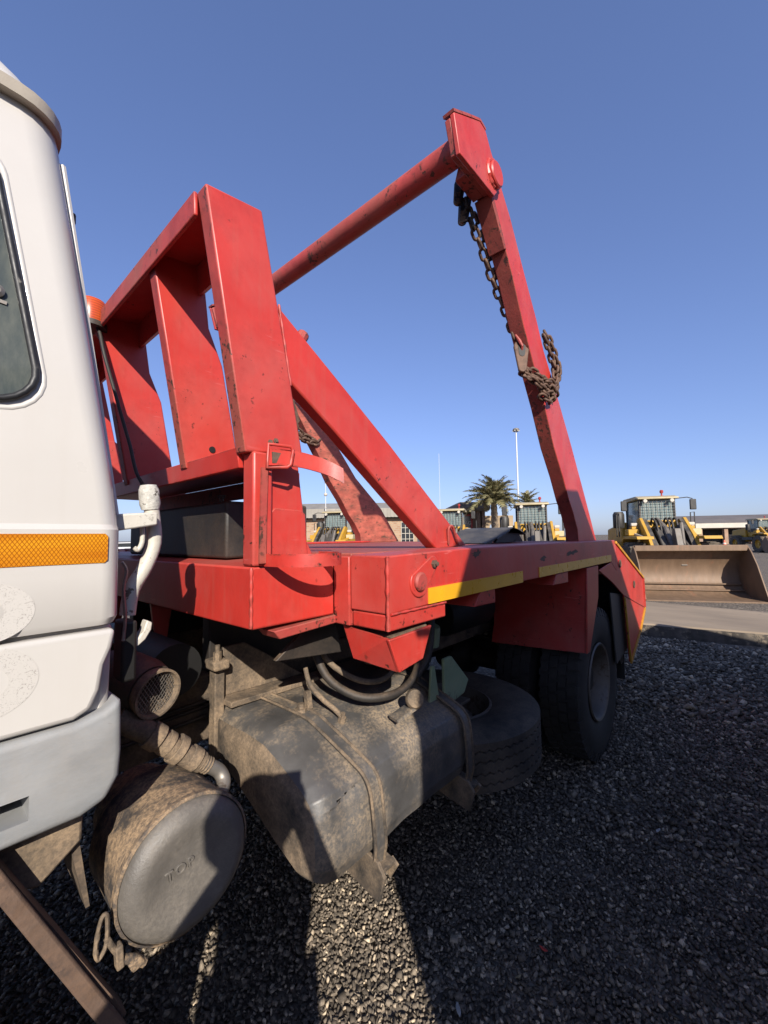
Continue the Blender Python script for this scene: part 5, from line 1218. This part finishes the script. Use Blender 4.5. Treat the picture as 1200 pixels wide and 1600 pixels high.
# light mast
def mast(name, label, cat, u, depth, h, r0, r1, heads, group=None):
    q = at(u, depth); t = thing(name, label, cat, tuple(q), group)
    MB().tube([(q.x, q.y, 0), (q.x, q.y, h)], [r0, r1], 10).build('pole', 'white_pole', t)
    if heads:
        hd = MB().lathe([(0, 0.0), (0.42, 0.0), (0.5, 0.12), (0.42, 0.3), (0.1, 0.42), (0, 0.42)], (q.x, q.y, h), (0, 0, 1), 18).build('lamp_ring', 'steel', t, smooth=R(40))
        for i in range(6):
            a = i * math.pi / 3
            MB().box(q.x + 0.42 * math.cos(a) - 0.09, q.x + 0.42 * math.cos(a) + 0.09, q.y + 0.42 * math.sin(a) - 0.09, q.y + 0.42 * math.sin(a) + 0.09, h - 0.12, h + 0.05).build('lamp', 'fascia', hd)
    return t
mast('light_mast', 'tall thin white light mast rising beside the palm', 'light mast', 0.3287, 62, 17.6, 0.16, 0.10, True)
mast('radio_mast', 'very thin faint radio mast behind the diagonal brace', 'mast', 0.137, 110, 24, 0.055, 0.04, False)
am = mast('aerial_pole', 'slim aerial pole with round fittings above the brick workshop', 'mast', -0.142, 34, 6.6, 0.035, 0.03, False)
q = at(-0.142, 34)
for z, r in ((6.2, 0.10), (5.2, 0.16), (4.1, 0.07), (2.8, 0.22)):
    MB().lathe([(0, -r), (r * 0.8, -r * 0.6), (r, 0), (r * 0.8, r * 0.6), (0, r)], (q.x, q.y, z), (0, 0, 1), 12).build('fitting', 'fascia', am, smooth=R(60))

# palms
def frond_mesh(seed, L=2.3):
    rnd = random.Random(seed); mb = MB(); pts = []
    for i in range(11):
        t = i / 10
        pts.append(Vector((L * t * (1 - 0.15 * t), 0.06 * math.sin(3 * t), L * (0.42 * t - 0.66 * t * t))))
    mb.tube(pts, [0.03 * (1 - 0.8 * i / 10) for i in range(11)], 5)
    for i in range(46):
        t = 0.10 + 0.89 * i / 46
        k_ = min(int(t * 10), 9); f_ = t * 10 - k_
        p = pts[k_].lerp(pts[k_ + 1], f_); d = (pts[k_ + 1] - pts[k_]).normalized()
        ln = 0.52 * (math.sin(math.pi * (0.15 + 0.8 * t)) ** 0.7) * rnd.uniform(0.8, 1.1)
        for s in (-1, 1):
            tip = p + (Vector((0, s, 0)) * 0.75 + d * 0.75 + Vector((0, 0, rnd.uniform(-0.45, 0.25)))).normalized() * ln
            w = d * 0.022
            m_ = p.lerp(tip, 0.5) + Vector((0, 0, 0.03))
            mb.add([p - w, p + w, m_ + w * 1.2, tip, m_ - w * 1.2], [(0, 1, 2, 3, 4)])
    me = bpy.data.meshes.new('frond'); me.from_pydata([tuple(v) for v in mb.v], [], mb.f); me.materials.append(M['frond'])
    return me
FR = [frond_mesh(i) for i in range(4)]
def palm(label, u, depth, h, scale, n_=46, group='palms by the office'):
    q = at(u, depth); t = thing('palm_tree', label, 'palm', tuple(q), group)
    rnd = random.Random(int(depth * 7))
    tp = [(q.x + 0.08 * math.sin(z * 0.8), q.y, z) for z in np.linspace(0, h, 22)]
    MB().tube(tp, [0.22 * scale * (1.15 - 0.25 * i / 21) * (1.08 if i % 2 else 0.94) for i in range(22)], 10).build('trunk', 'bark', t, smooth=0)
    for k_ in range(n_):
        o = bpy.data.objects.new('frond', FR[k_ % 4]); COL.objects.link(o); o.parent = t
        o.location = Vector((tp[-1][0], tp[-1][1], h - 0.05)) - q
        pitch = R(-84 + 92 * (k_ / n_) ** 1.0)
        o.rotation_euler = (rnd.uniform(-0.3, 0.3), pitch, k_ * 2.39996 + rnd.uniform(-0.2, 0.2))
        sc_ = scale * rnd.uniform(0.8, 1.08); o.scale = (sc_, sc_, sc_)
    return t
palm('bushy palm with a full crown standing before the canopy office', 0.268, 27, 3.75, 1.02, 56)
palm('smaller palm whose thin crown shows above the loader cab roof', 0.350, 38, 4.3, 0.85, 22)

def shrub(label, u, depth, w, h, n_=900, seed=1):
    q = at(u, depth); t = thing('shrub', label, 'shrub', tuple(q), 'shrubs along the brick workshop')
    rnd = random.Random(seed); mb = MB(); st = MB()
    blobs = [(rnd.uniform(-w, w) * 0.55, rnd.uniform(-w, w) * 0.4, rnd.uniform(0.35, 0.8) * h, rnd.uniform(0.3, 0.5) * min(w, h)) for _ in range(9)]
    for b in blobs: st.bar((q.x, q.y, 0), (q.x + b[0], q.y + b[1], b[2]), 0.03, 0.03)
    for i in range(n_):
        b = rnd.choice(blobs)
        v = Vector((rnd.gauss(0, 1), rnd.gauss(0, 1), rnd.gauss(0, 1))).normalized() * b[3] * rnd.uniform(0.5, 1.05)
        c_ = Vector((q.x + b[0], q.y + b[1], b[2])) + v
        a = Vector((rnd.gauss(0, 1), rnd.gauss(0, 1), rnd.gauss(0, 1))).normalized() * 0.085
        e = a.cross(Vector((rnd.gauss(0, 1), rnd.gauss(0, 1), rnd.gauss(0, 1)))).normalized() * 0.045
        mb.add([c_ - a, c_ + e, c_ + a, c_ - e], [(0, 1, 2, 3)])
    mb.build('foliage', 'bush', t, smooth=0); st.build('stems', 'bark', t)
shrub('round green shrub between the far arm and the post', -0.095, 33, 1.3, 2.4, 1100, 2)
shrub('yellowing shrub just right of the far lifting arm', 0.0, 33, 1.0, 2.6, 900, 3)
shrub('low shrub in the shade beside the canopy office', 0.247, 28.6, 0.7, 2.0, 600, 5)
# red extinguisher box on a post by the workshop
q = at(-0.128, 31)
ex = thing('extinguisher_post', 'small red fire extinguisher on a post before the brick workshop', 'extinguisher', tuple(q))
MB().box(q.x - 0.03, q.x + 0.03, q.y - 0.03, q.y + 0.03, 0, 2.4).build('post', 'fascia', ex)
MB().lathe([(0, 0), (0.16, 0), (0.17, 0.08), (0.17, 0.7), (0.1, 0.82), (0.05, 0.95), (0, 0.95)], (q.x, q.y, 1.55), (0, 0, 1), 16).build('cylinder', 'sign_red', ex, smooth=R(40))

# white car glimpsed behind the cab
q = at(-0.618, 42)
car = thing('parked_car', 'white car glimpsed through the gap behind the cab', 'car', (0, 0, 0))
cbd = MB().prism([(-2.2, 0.35), (-2.2, 0.85), (-1.3, 0.98), (1.2, 0.98), (2.0, 0.90), (2.2, 0.7), (2.2, 0.35)], 'y', -0.85, 0.85).build('body', 'car_white', car, bevel=0.08)
MB().prism([(-1.7, 0.99), (-1.3, 1.42), (0.5, 1.45), (1.25, 0.99)], 'y', -0.74, 0.74).build('cabin', 'car_white', car, bevel=0.08)
for s in (-1, 1):
    MB().prism([(-1.45, 1.0), (-1.18, 1.34), (0.42, 1.37), (0.95, 1.0)], 'y', min(s * 0.735, s * 0.75), max(s * 0.735, s * 0.75)).build('window', 'car_glass', car)
    for x in (-1.35, 1.4):
        wv = MB().lathe([(0, -0.1), (0.32, -0.1), (0.33, 0), (0.32, 0.1), (0, 0.1)], (x, s * 0.80, 0.33), (0, 1, 0), 24).build('wheel', 'tyre', car, smooth=R(40))
        MB().lathe([(0.2, 0.105), (0.19, 0.115), (0, 0.11)], (x, s * 0.80, 0.33), (0, s, 0), 20).build('rim', 'steel', wv)
car.location = q; car.rotation_euler = (0, 0, ROT + 0.2)

# ------------------------------------------------------------------ parked truck next to the photographer (throws the big shade)
tk = thing('parked_truck', 'dusty blue truck parked alongside whose shade covers the gravel', 'truck', (0, 0, 0))
TY0, TY1 = -3.4, -1.0
cb = MB().prism([(-0.19, 0.75), (-0.205, 1.5), (-0.20, 2.28), (-0.11, 2.46), (0.02, 2.68), (0.16, 2.90), (0.45, 2.98), (1.3, 3.14), (1.72, 3.16), (1.75, 0.75)], 'y', TY0, TY1).build('cab', 'truck_blue', tk, bevel=0.02)
MB().add([(-0.215, TY0 + 0.15, 1.65), (-0.215, TY1 - 0.15, 1.65), (-0.208, TY1 - 0.15, 2.27), (-0.208, TY0 + 0.15, 2.27)], [(0, 1, 2, 3)]).build('windscreen', 'wall_glass', cb)
MB().box(-0.24, -0.20, TY0 + 0.3, TY1 - 0.3, 1.0, 1.5).build('grille', 'loader_black', cb)
MB().box(-0.20, 0.10, TY0, TY1, 0.45, 0.74).build('bumper', 'loader_black', tk, bevel=0.03)
MB().box(0.2, 1.1, TY1 - 0.002, TY1 + 0.004, 1.65, 2.3).build('side_window', 'wall_glass', cb)
MB().box(-0.1, 5.9, TY0 + 0.7, TY1 - 0.7, 0.7, 0.95).build('chassis', 'loader_black', tk)
bd = MB().box(1.9, 6.0, TY0, TY1, 1.0, 1.12).build('load_bed', 'truck_blue', tk)
for a in ((1.9, 6.0, TY1 - 0.05, TY1, 1.121, 1.6), (1.9, 6.0, TY0, TY0 + 0.05, 1.121, 1.6), (1.9, 1.95, TY0 + 0.051, TY1 - 0.051, 1.121, 2.2), (5.95, 6.0, TY0 + 0.051, TY1 - 0.051, 1.121, 1.6)):
    MB().box(*a).build('drop_side', 'truck_blue', tk, bevel=0.01)
for x in (0.75, 4.6):
    for s in (TY0 + 0.18, TY1 - 0.18):
        wv = MB().lathe([(0.25, -0.14), (0.42, -0.16), (0.5, -0.13), (0.5, 0.13), (0.42, 0.16), (0.25, 0.14)], (x, s, 0.5), (0, 1, 0), 32, True).build('wheel', 'tyre', tk, smooth=R(40))
        MB().lathe([(0.27, 0.1), (0.2, 0.02), (0, 0.05)], (x, s, 0.5), (0, 1 if s > -2.2 else -1, 0), 24).build('rim', 'steel', wv)
MB().tube([(-0.1, TY1 - 0.1, 2.5), (-0.2, TY1 + 0.1, 2.4)], 0.015, 6).build('mirror_arm', 'loader_black', tk)

# ------------------------------------------------------------------ photographer (throws the shadow on the tank)
HZ = Vector((math.cos(azr), math.sin(azr), 0)); LF = Vector((-math.sin(azr), math.cos(azr), 0))
def pos(left, back, z): v = LF * left - HZ * back; return Vector((v.x, v.y, z))
def person():
    root = thing('person', 'person holding up a phone, seen only as the shadow on the fuel tank', 'person', tuple(pos(0.12, 0.42, 0)))
    J = {'pelvis': pos(0.12, 0.42, 0.96), 'waist': pos(0.12, 0.42, 1.10), 'chest': pos(0.12, 0.42, 1.30), 'neck': pos(0.115, 0.40, 1.47), 'jaw': pos(0.105, 0.36, 1.56), 'head': pos(0.105, 0.35, 1.635), 'crown': pos(0.105, 0.355, 1.70),
         'shR': pos(-0.055, 0.40, 1.42), 'elR': pos(-0.14, 0.26, 1.26), 'wrR': pos(-0.03, 0.06, 1.46), 'haR': pos(-0.005, 0.035, 1.50),
         'shL': pos(0.31, 0.42, 1.37), 'elL': pos(0.43, 0.30, 1.14), 'wrL': pos(0.11, 0.07, 1.45), 'haL': pos(0.06, 0.04, 1.49),
         'hipR': pos(0.02, 0.42, 0.93), 'knR': pos(0.01, 0.42, 0.50), 'anR': pos(0.01, 0.44, 0.09), 'toR': pos(0.0, 0.28, 0.04),
         'hipL': pos(0.22, 0.42, 0.93), 'knL': pos(0.24, 0.42, 0.50), 'anL': pos(0.24, 0.44, 0.09), 'toL': pos(0.26, 0.28, 0.04)}
    rad = {'pelvis': 0.15, 'waist': 0.135, 'chest': 0.155, 'neck': 0.06, 'jaw': 0.075, 'head': 0.095, 'crown': 0.06, 'shR': 0.07, 'elR': 0.045, 'wrR': 0.03, 'haR': 0.035, 'shL': 0.07, 'elL': 0.045, 'wrL': 0.03, 'haL': 0.035,
           'hipR': 0.095, 'knR': 0.06, 'anR': 0.045, 'toR': 0.04, 'hipL': 0.095, 'knL': 0.06, 'anL': 0.045, 'toL': 0.04}
    E_ = [('pelvis', 'waist'), ('waist', 'chest'), ('chest', 'neck'), ('neck', 'jaw'), ('jaw', 'head'), ('head', 'crown'), ('chest', 'shR'), ('shR', 'elR'), ('elR', 'wrR'), ('wrR', 'haR'), ('chest', 'shL'), ('shL', 'elL'), ('elL', 'wrL'), ('wrL', 'haL'),
          ('pelvis', 'hipR'), ('hipR', 'knR'), ('knR', 'anR'), ('anR', 'toR'), ('pelvis', 'hipL'), ('hipL', 'knL'), ('knL', 'anL'), ('anL', 'toL')]
    names = list(J)
    def skin(nm, joints, edges, radf, mt):
        me = bpy.data.meshes.new(nm); idx = {n_: i for i, n_ in enumerate(joints)}
        me.from_pydata([tuple(J[n_] - WLOC[root]) if isinstance(n_, str) else tuple(n_) for n_ in joints], [(idx[a], idx[b]) for a, b in edges], [])
        o = bpy.data.objects.new(nm, me); COL.objects.link(o); o.parent = root
        md_ = o.modifiers.new('skin', 'SKIN'); sv = me.skin_vertices[0].data
        for i, n_ in enumerate(joints): sv[i].radius = (radf(n_), radf(n_)); sv[i].use_root = (i == 0)
        s2 = o.modifiers.new('sub', 'SUBSURF'); s2.levels = 2; s2.render_levels = 2
        me.materials.append(M[mt]); return o
    skin('body', names, E_, lambda n_: rad[n_], 'skin')
    tj = ['waist', 'chest', 'shR', 'elR', 'shL', 'elL']
    skin('shirt', tj, [('waist', 'chest'), ('chest', 'shR'), ('shR', 'elR'), ('chest', 'shL'), ('shL', 'elL')], lambda n_: rad[n_] + 0.012, 'cloth_dark')
    lj = ['pelvis', 'hipR', 'knR', 'anR', 'hipL', 'knL', 'anL']
    skin('jeans', lj, [('pelvis', 'hipR'), ('hipR', 'knR'), ('knR', 'anR'), ('pelvis', 'hipL'), ('hipL', 'knL'), ('knL', 'anL')], lambda n_: rad[n_] + 0.014, 'denim')
    hd = J['crown']
    MB().lathe([(0, 0.07), (0.07, 0.05), (0.10, -0.02), (0.098, -0.08), (0.085, -0.10)], tuple(hd + Vector((-0.005, -0.005, -0.005))), (0, 0, 1), 20).build('hair', 'hair', root, smooth=R(60))
    # fingers round the phone edges
    for side, hn in ((-1, 'haR'), (1, 'haL')):
        for i in range(4):
            b_ = J[hn] + Vector((0, 0, 0.015 * (i - 1.5)))
            tip = pos(0.018 + side * 0.036, 0.008, J[hn].z + 0.02 * (i - 1.5) + 0.012)
            MB().tube([b_, (b_ + tip) / 2 - HZ * 0.012 + LF * side * 0.014, tip], [0.010, 0.009, 0.007], 8).build('finger', 'skin', root, smooth=R(60))
    return root
person()
ph = thing('phone', 'dark phone held up by the person taking the picture', 'phone', tuple(pos(0.018, 0.016, 1.52)))
mbp = MB()
c0 = pos(0.018, 0.016, 1.515)
vs_ = [c0 + LF * (a * 0.038) + HZ * (b * 0.004) + Vector((0, 0, z)) for z in (-0.085, 0.072) for b in (-1, 1) for a in (-1, 1)]
mbp.add(vs_, [(0, 2, 3, 1), (4, 5, 7, 6), (0, 1, 5, 4), (2, 6, 7, 3), (0, 4, 6, 2), (1, 3, 7, 5)])
mbp.build('phone_case', 'phone', ph, bevel=0.003)

# ------------------------------------------------------------------ litter on the gravel
def scrap(name, label, cat, x, y, mt, size, seed, group=None):
    rnd = random.Random(seed)
    t = rnd.uniform(0, 6.28); a = Vector((math.cos(t), math.sin(t), 0)); b = Vector((-a.y, a.x, 0))
    P = [Vector((x, y, 0.026)) + a * (u * size) + b * (v * size * 0.35) + Vector((0, 0, rnd.uniform(0, size * 0.35))) for u, v in ((-1, -0.4), (-0.3, -1), (0.5, -0.8), (1, 0), (0.5, 0.8), (-0.3, 1), (-1, 0.4))]
    c_ = sum(P, Vector()) / len(P) + Vector((0, 0, size * 0.1))
    n_ = len(P)
    o = MB().add(P + [c_] + [p - Vector((0, 0, 0.0015)) for p in P] + [c_ - Vector((0, 0, 0.0015))], [(i, (i + 1) % n_, n_) for i in range(n_)] + [(n_ + 1 + (i + 1) % n_, n_ + 1 + i, 2 * n_ + 1) for i in range(n_)] + [(i, n_ + 1 + i, n_ + 1 + (i + 1) % n_, (i + 1) % n_) for i in range(n_)]).build(name, mt)
    tag(o, label, cat, group)
scrap('plastic_scrap', 'small red plastic scrap on the dark gravel', 'litter', 1.60, 0.645, 'red_scrap', 0.016, 3)
scrap('paper_scrap', 'crumpled pale scrap lying mid right on the shaded gravel', 'litter', 2.60, 0.42, 'paper', 0.022, 9)
scrap('paper_scrap', 'pale torn scrap on the gravel by the edge of the sunlit strip', 'litter', 1.22, 0.78, 'paper', 0.022, 5)
rl = random.Random(11)
for i in range(14):
    a = R(rl.uniform(-5, 48)); d_ = rl.uniform(1.5, 4.8)
    scrap('dry_leaf', 'dry curled leaf fallen on the shaded gravel', 'leaf', d_ * math.cos(a), d_ * math.sin(a) * 0.62, 'dry_leaf', rl.uniform(0.010, 0.018), 20 + i, 'dry leaves scattered on the gravel')
